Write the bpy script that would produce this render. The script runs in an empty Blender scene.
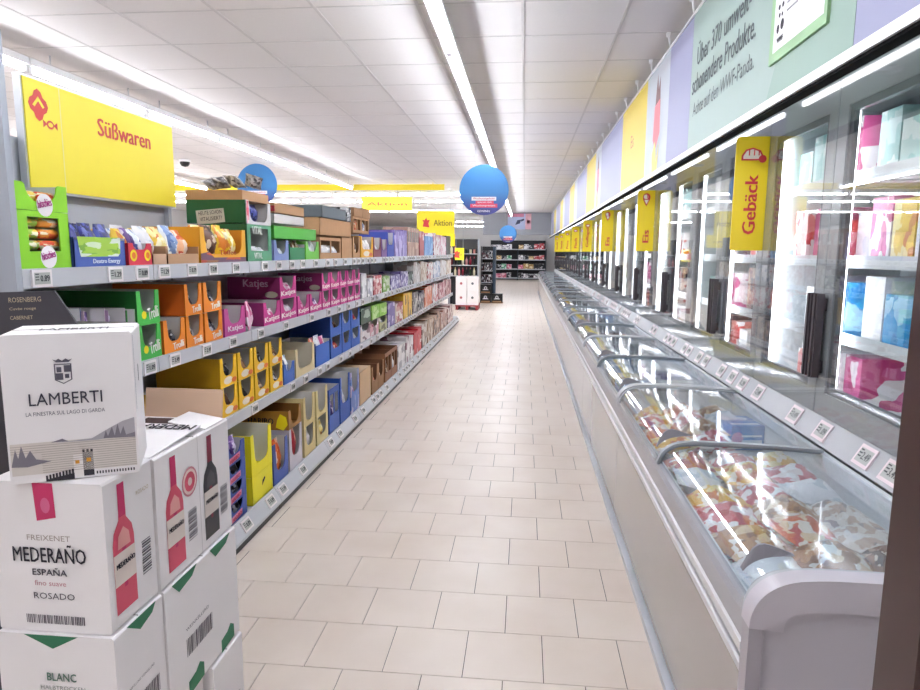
import bpy, math, random
from mathutils import Vector, Matrix
import numpy as np
RND = random.Random(7)
S = bpy.context.scene
COL = S.collection

# ------------------------------------------------------------------ camera
FPX, CAMH = 651.02, 1.5555
RM = np.array([[0.99512781, 0.09834051, 0.00705595],      # right
               [0.02092025, -0.14067548, -0.98983471],    # down
               [-0.09634825, 0.98515966, -0.14204739]])   # forward
cd = bpy.data.cameras.new('camera'); cam = bpy.data.objects.new('camera', cd); COL.objects.link(cam)
r_, d_, f_ = [Vector(v) for v in RM]
M = Matrix((r_, -d_, -f_)).transposed().to_4x4(); M.translation = (0, 0, CAMH); cam.matrix_world = M
cd.sensor_width = 36; cd.sensor_fit = 'HORIZONTAL'; cd.lens = FPX / 920 * 36
cd.clip_start = .02; cd.clip_end = 200
S.camera = cam
def ray(px, py): return RM.T @ np.array([(px-460)/FPX, (py-345)/FPX, 1.0])
def at(px, py, ax, val):
    d = ray(px, py); c = np.array([0, 0, CAMH]); t = (val-c[ax])/d[ax]
    return Vector(c+t*d)

# ------------------------------------------------------------------ world, exposure
w = bpy.data.worlds.new('world'); S.world = w; w.use_nodes = True
w.node_tree.nodes['Background'].inputs[0].default_value = (.9, .93, 1, 1)
w.node_tree.nodes['Background'].inputs[1].default_value = .35
S.view_settings.view_transform = 'Standard'; S.view_settings.look = 'None'
S.view_settings.exposure = 1.6; S.view_settings.gamma = 1; S.view_settings.use_curve_mapping = False
TUBE_STRENGTH = 26.0
LED_STRENGTH = 4.5

# ------------------------------------------------------------------ materials
def lin(h):
    h = h.lstrip('#'); c = [int(h[i:i+2], 16)/255 for i in (0, 2, 4)]
    return tuple(((x/12.92) if x <= .04045 else ((x+.055)/1.055)**2.4) for x in c)+(1,)
MATS = {}
def nt(name):
    m = bpy.data.materials.new(name); m.use_nodes = True
    n = m.node_tree; n.nodes.clear()
    o = n.nodes.new('ShaderNodeOutputMaterial'); b = n.nodes.new('ShaderNodeBsdfPrincipled')
    n.links.new(b.outputs[0], o.inputs[0])
    return m, n, b, o
def mat(hexc, rough=.55, metal=0, var=.06, scale=9, spec=.5, key=None, bump=0):
    """plain material with a little procedural mottling"""
    k = key or (hexc, rough, metal, var, scale, spec, bump)
    if k in MATS: return MATS[k]
    m, n, b, o = nt('mat_%s' % hexc.strip('#'))
    c = lin(hexc)
    tc = n.nodes.new('ShaderNodeTexCoord'); no = n.nodes.new('ShaderNodeTexNoise')
    no.inputs['Scale'].default_value = scale; no.inputs['Detail'].default_value = 4
    n.links.new(tc.outputs['Object'], no.inputs['Vector'])
    mx = n.nodes.new('ShaderNodeMix'); mx.data_type = 'RGBA'
    mx.inputs[6].default_value = tuple(max(0, x*(1-var)) for x in c[:3])+(1,)
    mx.inputs[7].default_value = tuple(min(1, x*(1+var)) for x in c[:3])+(1,)
    n.links.new(no.outputs['Fac'], mx.inputs[0]); n.links.new(mx.outputs[2], b.inputs['Base Color'])
    b.inputs['Roughness'].default_value = rough; b.inputs['Metallic'].default_value = metal
    b.inputs['Specular IOR Level'].default_value = spec
    if bump:
        bp = n.nodes.new('ShaderNodeBump'); bp.inputs['Strength'].default_value = bump; bp.inputs['Distance'].default_value = .004
        n.links.new(no.outputs['Fac'], bp.inputs['Height']); n.links.new(bp.outputs[0], b.inputs['Normal'])
    MATS[k] = m
    return m
def pack(*cols, scale=5, rough=.35, thr=None):
    """printed packaging: patches of two to five ink colours"""
    k = ('pack',)+cols+(scale, rough)
    if k in MATS: return MATS[k]
    m, n, b, o = nt('print_'+cols[0].strip('#'))
    tc = n.nodes.new('ShaderNodeTexCoord'); oi = n.nodes.new('ShaderNodeObjectInfo')
    ad = n.nodes.new('ShaderNodeVectorMath'); ad.operation = 'MULTIPLY_ADD'
    ad.inputs[1].default_value = (1, 1, 1)
    cb = n.nodes.new('ShaderNodeCombineXYZ'); ml = n.nodes.new('ShaderNodeMath'); ml.operation = 'MULTIPLY'; ml.inputs[1].default_value = 37
    n.links.new(oi.outputs['Random'], ml.inputs[0]); n.links.new(ml.outputs[0], cb.inputs[0]); n.links.new(ml.outputs[0], cb.inputs[2])
    n.links.new(tc.outputs['Generated'], ad.inputs[0]); n.links.new(cb.outputs[0], ad.inputs[2])
    no = n.nodes.new('ShaderNodeTexVoronoi'); no.distance = 'CHEBYCHEV'; no.inputs['Scale'].default_value = scale*.9; no.inputs['Randomness'].default_value = .85
    wob = n.nodes.new('ShaderNodeTexNoise'); wob.inputs['Scale'].default_value = 4; wob.inputs['Detail'].default_value = 1
    n.links.new(ad.outputs[0], wob.inputs['Vector'])
    mad = n.nodes.new('ShaderNodeVectorMath'); mad.operation = 'MULTIPLY_ADD'; mad.inputs[1].default_value = (.16, .16, .16)
    n.links.new(wob.outputs['Color'], mad.inputs[0]); n.links.new(ad.outputs[0], mad.inputs[2]); n.links.new(mad.outputs[0], no.inputs['Vector'])
    sx = n.nodes.new('ShaderNodeSeparateColor'); n.links.new(no.outputs['Color'], sx.inputs[0])
    cr = n.nodes.new('ShaderNodeValToRGB'); e = cr.color_ramp
    e.interpolation = 'EASE'
    N = len(cols)
    pos = [0.0]+[.16+.84*(i/N) for i in range(1, N)]
    e.elements[0].color = lin(cols[0]); e.elements[0].position = 0
    e.elements[1].color = lin(cols[-1]); e.elements[1].position = pos[-1]
    for i in range(1, N-1):
        q = e.elements.new(pos[i]); q.color = lin(cols[i])
    e.interpolation = 'CONSTANT'
    n.links.new(sx.outputs[0], cr.inputs[0]); n.links.new(cr.outputs[0], b.inputs['Base Color'])
    b.inputs['Roughness'].default_value = rough
    MATS[k] = m
    return m
def emit(hexc, s):
    k = ('emit', hexc, s)
    if k in MATS: return MATS[k]
    m, n, b, o = nt('lamp_'+hexc.strip('#'))
    b.inputs['Base Color'].default_value = lin(hexc); b.inputs['Emission Color'].default_value = lin(hexc); b.inputs['Emission Strength'].default_value = s
    MATS[k] = m; return m
def glass(name, tint, ior=1.45, rough=.015, frost=0):
    if name in MATS: return MATS[name]
    m, n, b, o = nt(name); n.nodes.remove(b)
    t = n.nodes.new('ShaderNodeBsdfTransparent'); t.inputs[0].default_value = tint
    g = n.nodes.new('ShaderNodeBsdfGlossy'); g.inputs['Roughness'].default_value = rough
    geo = n.nodes.new('ShaderNodeNewGeometry'); mm = n.nodes.new('ShaderNodeMapRange')
    mm.inputs['To Min'].default_value = ior; mm.inputs['To Max'].default_value = 1/ior
    n.links.new(geo.outputs['Backfacing'], mm.inputs['Value'])
    fr = n.nodes.new('ShaderNodeFresnel'); n.links.new(mm.outputs[0], fr.inputs['IOR'])
    mx = n.nodes.new('ShaderNodeMixShader'); n.links.new(fr.outputs[0], mx.inputs[0])
    src = t
    if frost:
        df = n.nodes.new('ShaderNodeBsdfDiffuse'); df.inputs[0].default_value = (.85, .9, .95, 1)
        fz = n.nodes.new('ShaderNodeTexNoise'); fz.inputs['Scale'].default_value = 6; mr = n.nodes.new('ShaderNodeMapRange'); mr.inputs['To Min'].default_value = frost*.5; mr.inputs['To Max'].default_value = frost*1.5
        n.links.new(fz.outputs['Fac'], mr.inputs['Value']); src = n.nodes.new('ShaderNodeMixShader'); n.links.new(mr.outputs[0], src.inputs[0]); n.links.new(t.outputs[0], src.inputs[1]); n.links.new(df.outputs[0], src.inputs[2])
    n.links.new(src.outputs[0], mx.inputs[1]); n.links.new(g.outputs[0], mx.inputs[2]); n.links.new(mx.outputs[0], o.inputs[0])
    MATS[name] = m; return m
DOORGLASS = glass('door_glass', (.985, .995, .99, 1), 1.75)
LIDGLASS = glass('lid_glass', (.94, .975, .995, 1), rough=.05, frost=.08)
ALU = mat('#a6a8ad', .38, .12, .04)
STEEL = mat('#c9cbd0', .38, .5, .04)
GREYP = mat('#a9adb6', .45, .2, .05)
WHITEP = mat('#e9e8ea', .4)
LILAC = mat('#c9c3ca', .35, .05, .03)
BLACK = mat('#17171a', .4)
DARK = mat('#2b2b31', .45)
KRAFT = mat('#b98f68', .85, 0, .12, 14)
KRAFT2 = mat('#a57d5a', .85, 0, .12, 12)
GREYCARD = mat('#d6d4d2', .85, 0, .05)
WCARD = mat('#f3efef', .7, 0, .03, 6)
INK = mat('#2c2733', .7)
YEL = mat('#f6e21c', .45, 0, .02)
RED = mat('#d63a3c', .5)

# ------------------------------------------------------------------ mesh building
class MB:
    def __init__(s): s.v = []; s.f = []; s.m = []; s.sm = []
    def poly(s, pts, mi=0, smooth=False):
        i = len(s.v); s.v += [tuple(p) for p in pts]; s.f.append(tuple(range(i, i+len(pts)))); s.m.append(mi); s.sm.append(smooth)
        return s
    def box(s, x0, x1, y0, y1, z0, z1, mi=0, mis=None):
        i = len(s.v)
        s.v += [(x0, y0, z0), (x1, y0, z0), (x1, y1, z0), (x0, y1, z0), (x0, y0, z1), (x1, y0, z1), (x1, y1, z1), (x0, y1, z1)]
        F = [(0, 3, 2, 1), (4, 5, 6, 7), (0, 1, 5, 4), (2, 3, 7, 6), (3, 0, 4, 7), (1, 2, 6, 5)]  # -z +z -y +y -x +x
        for k, q in enumerate(F):
            s.f.append(tuple(i+a for a in q)); s.m.append(mis[k] if mis else mi); s.sm.append(False)
        return s
    def prism(s, pts, a, lo, hi, mi=0, mcap=None):
        """2D outline extruded along axis a (0,1,2); outline is in the two other axes in order"""
        n = len(pts); i = len(s.v)
        def mk(p, t): 
            q = [p[0], p[1]]; q.insert(a, t); return tuple(q)
        s.v += [mk(p, lo) for p in pts]+[mk(p, hi) for p in pts]
        for k in range(n):
            j = (k+1) % n; s.f.append((i+k, i+j, i+n+j, i+n+k)); s.m.append(mi); s.sm.append(False)
        c = mi if mcap is None else mcap
        s.f.append(tuple(i+k for k in range(n))); s.m.append(c); s.sm.append(False)
        s.f.append(tuple(i+n+k for k in reversed(range(n)))); s.m.append(c); s.sm.append(False)
        return s
    def tube(s, p, q, r0, r1=None, n=10, mi=0, caps=True, smooth=True):
        p, q = Vector(p), Vector(q); r1 = r0 if r1 is None else r1
        d = (q-p).normalized(); u = d.orthogonal().normalized(); v = d.cross(u); i = len(s.v)
        for c, r in ((p, r0), (q, r1)):
            for k in range(n):
                t = 2*math.pi*k/n; s.v.append(tuple(c+u*(r*math.cos(t))+v*(r*math.sin(t))))
        for k in range(n):
            j = (k+1) % n; s.f.append((i+k, i+j, i+n+j, i+n+k)); s.m.append(mi); s.sm.append(smooth)
        if caps:
            s.f.append(tuple(i+k for k in reversed(range(n)))); s.m.append(mi); s.sm.append(False)
            s.f.append(tuple(i+n+k for k in range(n))); s.m.append(mi); s.sm.append(False)
        return s
    def lathe(s, prof, c=(0, 0, 0), n=10, mi=0, mis=None):
        i = len(s.v); m = len(prof)
        for r, z in prof:
            for k in range(n):
                t = 2*math.pi*k/n; s.v.append((c[0]+r*math.cos(t), c[1]+r*math.sin(t), c[2]+z))
        for a in range(m-1):
            for k in range(n):
                j = (k+1) % n; s.f.append((i+a*n+k, i+a*n+j, i+(a+1)*n+j, i+(a+1)*n+k)); s.m.append(mis[a] if mis else mi); s.sm.append(True)
        s.f.append(tuple(i+k for k in reversed(range(n)))); s.m.append(mis[0] if mis else mi); s.sm.append(False)
        s.f.append(tuple(i+(m-1)*n+k for k in range(n))); s.m.append(mis[-1] if mis else mi); s.sm.append(False)
        return s
    def grid(s, fn, nu, nv, mi=0, smooth=True):
        i = len(s.v)
        for a in range(nu+1):
            for b in range(nv+1): s.v.append(tuple(fn(a/nu, b/nv)))
        for a in range(nu):
            for b in range(nv):
                k = i+a*(nv+1)+b; s.f.append((k, k+nv+1, k+nv+2, k+1)); s.m.append(mi); s.sm.append(smooth)
        return s
    def mesh(s, name, mats):
        me = bpy.data.meshes.new(name); me.from_pydata(s.v, [], s.f)
        for m in (mats if isinstance(mats, (list, tuple)) else [mats]): me.materials.append(m)
        me.polygons.foreach_set('material_index', s.m); me.polygons.foreach_set('use_smooth', s.sm)
        me.update(); return me
    def obj(s, name, mats, parent=None, loc=None):
        return link(name, s.mesh(name, mats), parent, loc)
def link(name, data, parent=None, loc=None):
    o = bpy.data.objects.new(name, data); COL.objects.link(o)
    if parent is not None: o.parent = parent
    if loc is not None: o.location = loc
    return o
def empty(name, loc=(0, 0, 0)):
    o = link(name, None); o.location = loc; o.empty_display_size = .1; return o
def tag(o, label, cat, group=None):
    o['label'] = label; o['category'] = cat
    if group: o['group'] = group
    return o
def struct(o): o['kind'] = 'structure'; return o
def under(o, root):
    """parent o (built in world coordinates) to root, which stands at root.location"""
    o.parent = root
    m = Matrix.Translation(root.location)
    if root.rotation_euler.z: m = m @ Matrix.Rotation(root.rotation_euler.z, 4, 'Z')
    p = root.parent
    while p is not None:
        m = Matrix.Translation(p.location) @ m; p = p.parent
    o.matrix_parent_inverse = m.inverted()
    return o

# auto labels: things that look alike are told apart by their order from the near end
REG = []
def reg(o, phrase, place, cat, group, key):
    REG.append((o, phrase, place, cat, group, key)); return o
ORD = ['first', 'second', 'third', 'fourth', 'fifth', 'sixth', 'seventh', 'eighth', 'ninth', 'tenth', 'eleventh', 'twelfth', 'thirteenth', 'fourteenth',
       'fifteenth', 'sixteenth', 'seventeenth', 'eighteenth', 'nineteenth', 'twentieth']
def ordn(i):
    if i < 20: return ORD[i]
    i += 1; return '%d%s' % (i, {1: 'st', 2: 'nd', 3: 'rd'}.get(i % 10, 'th'))
def flush_labels():
    d = {}
    for t in REG: d.setdefault((t[1], t[2]), []).append(t)
    for (ph, pl), l in d.items():
        l.sort(key=lambda t: t[5])
        for i, t in enumerate(l):
            if len(l) == 1: lab = '%s on %s' % (ph, pl)
            elif i == len(l)-1: lab = 'farthest %s on %s' % (ph, pl)
            elif i == 0: lab = 'nearest %s on %s' % (ph, pl)
            else: lab = '%s-nearest %s on %s' % (ordn(i), ph, pl)
            tag(t[0], lab, t[3], t[4])

# lettering as flat meshes
TXT = {}
def text_geo(body, weight=0.0):
    k = (body, weight)
    if k not in TXT:
        cu = bpy.data.curves.new('t', 'FONT'); cu.body = body; cu.size = 1; cu.offset = weight; cu.resolution_u = 2
        ob = bpy.data.objects.new('t', cu); COL.objects.link(ob)
        bpy.context.view_layer.update()
        me = bpy.data.meshes.new_from_object(ob.evaluated_get(bpy.context.evaluated_depsgraph_get()))
        V = [tuple(v.co) for v in me.vertices]; F = [tuple(p.vertices) for p in me.polygons]
        bpy.data.objects.remove(ob); bpy.data.curves.remove(cu); bpy.data.meshes.remove(me)
        x0 = min(v[0] for v in V); x1 = max(v[0] for v in V); y0 = min(v[1] for v in V); y1 = max(v[1] for v in V)
        TXT[k] = (V, F, x0, x1, y0, y1)
    return TXT[k]
def text_into(mb, body, o, u, v, length, height=None, mi=0, weight=0.0, lift=.0012):
    """lettering whose box starts at o (lower left) and is `length` long along u"""
    V, F, x0, x1, y0, y1 = text_geo(body)
    o, u, v = Vector(o), Vector(u).normalized(), Vector(v).normalized(); n = u.cross(v)
    sx = length/(x1-x0); sy = sx if height is None else height/(y1-y0)
    for kk, dx in enumerate((-weight*1.5, 0, weight*1.5) if weight > 0 else (0,)):          # bold: the strokes set thrice, a hair apart
        i = len(mb.v)
        mb.v += [tuple(o+u*((p[0]-x0+dx)*sx)+v*((p[1]-y0)*sy)+n*(lift+.0006*kk)) for p in V]
        for q in F: mb.f.append(tuple(i+a for a in q)); mb.m.append(mi); mb.sm.append(False)
    return mb
def flat_into(mb, pts, o, u, v, mi=0, lift=.001):
    o, u, v = Vector(o), Vector(u).normalized(), Vector(v).normalized(); n = u.cross(v)
    mb.poly([o+u*a+v*b+n*lift for a, b in pts], mi); return mb
def circ(cx, cy, r, n=20, ry=None): return [(cx+r*math.cos(2*math.pi*k/n), cy+(ry or r)*math.sin(2*math.pi*k/n)) for k in range(n)]
def rect(x0, y0, x1, y1): return [(x0, y0), (x1, y0), (x1, y1), (x0, y1)]
X_, Y_, Z_ = Vector((1, 0, 0)), Vector((0, 1, 0)), Vector((0, 0, 1))

# ================================================================== SETTING
XL, XR, YB, YF, ZC = -13.0, 2.0, 38.0, -4.0, 3.02
TX0, TY0, TS = -0.1995, 2.1949, .30
# ---- floor: grout bed + single tiles
FM = None
def tile_material():
    m, n, b, o = nt('floor_tile')
    oi = n.nodes.new('ShaderNodeObjectInfo'); geo = n.nodes.new('ShaderNodeNewGeometry')
    no = n.nodes.new('ShaderNodeTexNoise'); no.inputs['Scale'].default_value = 2.2; no.inputs['Detail'].default_value = 6
    n.links.new(geo.outputs['Position'], no.inputs['Vector'])
    cr = n.nodes.new('ShaderNodeValToRGB'); cr.color_ramp.elements[0].color = lin('#e0d1c4'); cr.color_ramp.elements[1].color = lin('#ebdfd4')
    cr.color_ramp.elements[0].position = .3; cr.color_ramp.elements[1].position = .7
    n.links.new(no.outputs['Fac'], cr.inputs[0]); n.links.new(cr.outputs[0], b.inputs['Base Color'])
    n2 = n.nodes.new('ShaderNodeTexNoise'); n2.inputs['Scale'].default_value = 30; n.links.new(geo.outputs['Position'], n2.inputs['Vector'])
    mr = n.nodes.new('ShaderNodeMapRange'); mr.inputs['To Min'].default_value = .26; mr.inputs['To Max'].default_value = .40
    n.links.new(n2.outputs['Fac'], mr.inputs['Value']); n.links.new(mr.outputs[0], b.inputs['Roughness'])
    b.inputs['Specular IOR Level'].default_value = .45
    return m
TILE = tile_material(); GROUT = mat('#4d433c', .9, 0, .1, 40)
floor = struct(MB().box(XL, XR, YF, YB, -.05, -.004).obj('floor', GROUT))
tiles = []
for v in range(int((YF-TY0)/TS), int((YB-TY0)/TS)):
    off = 0 if v % 2 == 0 else .5
    for u in range(int((XL-TX0)/TS)+1, int((XR-TX0)/TS)-1):
        x = TX0+(u+off)*TS; y = TY0+v*TS
        tiles.append((x, y))
near = sorted([t for t in tiles if -1.45 < t[0]+.15 < .6 and t[1] > 1.6], key=lambda t: t[1])[:300]
ns = set(near)
tm = MB().box(.0016, TS-.0016, .0016, TS-.0016, -.012, 0).mesh('tile', TILE)
for t in near: link('tile', tm, floor, (t[0], t[1], 0))
rest = MB()
for t in tiles:
    if t in ns: continue
    x, y = t; g = .0016
    rest.poly([(x+g, y+g, 0), (x+TS-g, y+g, 0), (x+TS-g, y+TS-g, 0), (x+g, y+TS-g, 0)])
    rest.poly([(x+g, y+g, -.004), (x+TS-g, y+g, -.004), (x+TS-g, y+g, 0), (x+g, y+g, 0)])
ro = rest.obj('floor_tiles', TILE, floor); ro['kind'] = 'stuff'

# ---- ceiling: grid and panels
CW = mat('#dedad9', .9, 0, .025, 40, key='panel')
GRIDW = mat('#cbc7c6', .7, 0, .03)
ceiling = struct(MB().box(XL, XR, YF, YB, ZC+.02, ZC+.06).obj('ceiling', mat('#c9c5c4', .9)))
PX, PY = .632, .626
xs = [-.044+PX*k for k in range(-21, 4)]
ys = [4.73+PY*k for k in range(-14, 54)]
gm = MB()
for x in xs: gm.box(x-.010, x+.010, YF, YB, ZC-.002, ZC+.012)
for y in ys: gm.box(XL, XR, y-.007, y+.007, ZC-.0015, ZC+.011)
gm.obj('ceiling_grid', GRIDW, ceiling)
pans = [(x, y) for x in xs[:-1] for y in ys[:-1]]
def vis(p):
    q = RM @ (np.array([p[0]+.31, p[1]+.31, ZC])-np.array([0, 0, CAMH]))
    if q[2] <= .3: return -1
    a, b = 460+FPX*q[0]/q[2], 345+FPX*q[1]/q[2]
    return 1/q[2] if -60 < a < 960 and b > -60 else -1
pv = sorted([p for p in pans if vis(p) > 0], key=lambda p: -vis(p))[:300]
ps = set(pv)
pm = MB().box(.0102, PX-.0102, .0072, PY-.0072, .001, .018).mesh('panel', CW)
for p in pv: link('ceiling_panel', pm, ceiling, (p[0], p[1], ZC))
rest = MB()
for p in pans:
    if p not in ps: rest.box(p[0]+.0102, p[0]+PX-.0102, p[1]+.0072, p[1]+PY-.0072, ZC+.001, ZC+.018)
ro = rest.obj('ceiling_panels', CW, ceiling); ro['kind'] = 'stuff'

# ---- walls
WALLW = mat('#e3e1e0', .8, 0, .02)
struct(MB().box(XR, XR+.1, YF, YB, 0, ZC+.05).obj('wall_right', WALLW))
struct(MB().box(XL-.1, XL, YF, YB, 0, ZC+.05).obj('wall_left', WALLW))
struct(MB().box(XL-.1, XR+.1, YB, YB+.1, 0, ZC+.05).obj('wall_back', WALLW))
struct(MB().box(XL-.1, XR+.1, YF-.1, YF, 0, ZC+.05).obj('wall_front', WALLW))
# bulkhead above the passage to the drinks corner
struct(MB().box(-1.6, XR, 25.0, 25.25, 2.2, ZC).obj('trim_1', mat('#9a9ca3', .6)))
# dark door post right in front
pst = struct(MB().box(.515, .60, .83, .92, 0, 2.3).box(.60, .655, .86, .92, 0, 2.3).obj('door_1', mat('#3a2524', .35, 0, .15, 6)))

# ================================================================== LIGHTS
def fixture_mesh(along):
    L = 1.5
    b = MB(); t = MB(); h = MB()
    def bx(m, a0, a1, c0, c1, z0, z1):
        m.box(c0, c1, a0, a1, z0, z1) if along == 'y' else m.box(a0, a1, c0, c1, z0, z1)
    bx(b, .0, L, -.035, .035, .035, .085)
    bx(b, .0, L, -.045, .045, .030, .035)
    bx(b, .0, .035, -.018, .018, -.02, .03); bx(b, L-.035, L, -.018, .018, -.02, .03)
    e = (lambda a: (0, a, 0)) if along == 'y' else (lambda a: (a, 0, 0))
    t.tube(e(.035), e(L-.035), .0135, n=10)
    h.tube((0, 0, .085), (0, 0, .172), .006, n=6)
    return b.mesh('batten', mat('#eeeeee', .4)), t.mesh('tube', emit('#f1f6ff', TUBE_STRENGTH)), h.mesh('hanger', STEEL)
FX = {'y': fixture_mesh('y'), 'x': fixture_mesh('x')}
def fixture(x, y, along, phrase, place, group, key):
    r = empty('light_fixture', (x, y, 2.85))
    for nm, me in zip(('batten', 'tube'), FX[along]): link(nm, me, r)
    for a in (.25, 1.25): link('hanger', FX[along][2], r, (0, a, 0) if along == 'y' else (a, 0, 0))
    reg(r, phrase, place, 'light', group, key)
for k in range(-3, 20):
    y = 4.47+1.51*(k-3)
    if y < -2.5 or y > 23.3: continue
    fixture(-.52, y, 'y', 'white tube light', 'the ceiling row above the aisle', 'tube lights above the aisle', y)
for i, (x, nm) in enumerate([(-3.66, 'the ceiling row behind the yellow sign'), (-6.85, 'the second ceiling row left of the aisle'), (-10.0, 'the leftmost ceiling row')]):
    for k in range(0, 11):
        y = -1.4+1.518*k
        if y < 13.2: fixture(x, y, 'y', 'white tube light', nm, 'tube lights left of the sweets shelf', y)
for j, y in enumerate((15.2, 17.4, 21.6, 29.0, 34.0)):
    for k in range(6 if y < 25 else 4):
        x = (-10.6+1.53*k) if y < 25 else (-4.6+1.53*k)
        fixture(x, y, 'x', 'crosswise white tube light', 'the %s crosswise ceiling row' % ORD[j], 'crosswise tube lights at the back', x)

# ================================================================== RIGHT: FREEZERS
CH0, CHL, NCH = 1.50, 2.225, 11
def prof(off=0.0):
    p = [(.553, .700), (.556, .728), (.566, .754), (.585, .776), (.615, .793), (.66, .802), (.75, .805), (.95, .801), (1.18, .789)]
    c = (.85, .45); out = []
    q = [Vector(v) for v in p]; fine = []
    for i in range(len(q)-1):
        p0, p1, p2, p3 = q[max(0, i-1)], q[i], q[i+1], q[min(len(q)-1, i+2)]
        for t in (0, .25, .5, .75):
            fine.append(tuple(.5*((2*p1)+(p2-p0)*t+(2*p0-5*p1+4*p2-p3)*t*t+(3*p1-p0-3*p2+p3)*t*t*t)))
    p = fine+[tuple(q[-1])]
    for i, q in enumerate(p):
        a = p[max(0, i-1)]; b = p[min(len(p)-1, i+1)]; t = Vector((b[0]-a[0], b[1]-a[1])).normalized(); n = Vector((-t.y, t.x))
        out.append((q[0]+n.x*off, q[1]+n.y*off))
    return out
def ribbon(mb, y0, y1, o_in, o_out, mi=0, smooth=False):
    a, b = prof(o_in), prof(o_out)
    for i in range(len(a)-1):
        for (P, Q, flip) in ((b, b, 0), (a, a, 1)):
            q = [(P[i][0], y0, P[i][1]), (P[i+1][0], y0, P[i+1][1]), (P[i+1][0], y1, P[i+1][1]), (P[i][0], y1, P[i][1])]
            mb.poly(q if flip else q[::-1], mi, True)
        for y, fl in ((y0, 0), (y1, 1)):
            q = [(a[i][0], y, a[i][1]), (a[i+1][0], y, a[i+1][1]), (b[i+1][0], y, b[i+1][1]), (b[i][0], y, b[i][1])]
            mb.poly(q[::-1] if fl else q, mi)
    for i in (0, len(a)-1):
        mb.poly([(a[i][0], y0, a[i][1]), (b[i][0], y0, b[i][1]), (b[i][0], y1, b[i][1]), (a[i][0], y1, a[i][1])], mi)
    return mb
PANEL = mat('#a59d99', .16, 0, .02, 4, .6, key='frontpanel')
PANELEND = mat('#c0bbc2', .45, 0, .03, 5)
FASC = mat('#a9a7ac', .3, .1, .02)
LIDFR = mat('#9aa0a6', .35, .1, .04)
INNER = mat('#e8eef2', .4)
DKFR = mat('#5c5f65', .4)
L = CHL
# one chest, built at y 0..L
cb = MB()
cb.box(.56, 1.20, .004, L-.004, .05, .42, 0)                        # carcass below the tub
cb.box(.555, .575, .006, L-.006, .05, .66, 0); cb.box(.5558, .575, -.006, .006, .05, .64, 2)                       # front panel
cb.box(1.175, 1.20, .004, L-.004, .42, .78, 1)                      # tub back
cb.box(.575, .595, .02, L-.02, .42, .69, 1)                         # tub front
cb.box(.595, 1.175, .02, L-.02, .42, .44, 1)                        # tub floor
chest_body = cb.mesh('body', [PANEL, INNER, DARK])
chest_kick = MB().box(.528, .56, .0, L, .0, .03).mesh('kick_rail', mat('#c4c7cd', .3, .1))
chest_plinth = MB().box(.575, 1.20, .0, L, 0, .05).mesh('plinth', DARK)
bm_ = MB()
for z0, z1, x in ((.555, .582, .534), (.590, .606, .540), (.606, .640, .531)):
    bm_.prism([(x, z0+.004), (x+.006, z0), (.556, z0), (.556, z1), (x+.006, z1), (x, z1-.004)], 1, .0, L)
chest_bumper = bm_.mesh('bumper_rail', mat('#d9d8dc', .28, .25))
fs = MB(); fs.prism([(.538, .640), (.556, .640), (.572, .66), (.572, .715), (.549, .715), (.540, .70)], 1, .0, L)
chest_fascia = fs.mesh('front_fascia', FASC)
def end_arch(y0, y1, pr):
    m = MB(); ribbon(m, y0, y1, -.035, pr); m.box(.545, .58, y0, y1, .05, .70); return m
chest_arch = ribbon(MB(), 0, .032, -.02, .012).mesh('divider_arch', mat('#b6b9be', .35, .1))
chest_side = MB().prism([(.575, .42)]+[(x, z-.02) for x, z in prof(0)][1:]+[(1.18, .42)], 1, 0, .02).mesh('tub_end', INNER)
def lid_meshes(y0, y1, o):
    g = ribbon(MB(), y0+.025, y1-.025, o, o+.004).mesh('pane', LIDGLASS)
    fm_ = [ribbon(MB(), a, a+.024, o-.003, o+.007).mesh('lid_frame', LIDFR) for a in (y0, y1-.024)]
    # curved grip near the front
    h = MB(); P = prof(o+.006)
    yc = y0+.09
    pts = []
    for k in range(9):
        t = k/8; i = t*14+8; a = int(i); fr = i-a
        x = P[a][0]*(1-fr)+P[a+1][0]*fr; z = P[a][1]*(1-fr)+P[a+1][1]*fr
        pts.append((x, z, math.sin(math.pi*t)))
    for k in range(8):
        (xa, za, ha), (xb, zb, hb) = pts[k], pts[k+1]
        h.poly([(xa, yc, za), (xb, yc, zb), (xb, yc+.008, zb+.035*hb+.002), (xa, yc+.008, za+.035*ha+.002)])
        h.poly([(xa, yc+.022, za), (xa, yc+.014, za+.035*ha+.002), (xb, yc+.014, zb+.035*hb+.002), (xb, yc+.022, zb)])
        h.poly([(xa, yc+.008, za+.035*ha+.002), (xb, yc+.008, zb+.035*hb+.002), (xb, yc+.014, zb+.035*hb+.002), (xa, yc+.014, za+.035*ha+.002)])
    return fm_, g, h.mesh('grip', mat('#8f8b91', .4))
LID_A = lid_meshes(.04, 1.13, -.012); LID_B = lid_meshes(1.09, L-.04, .0)
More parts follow.
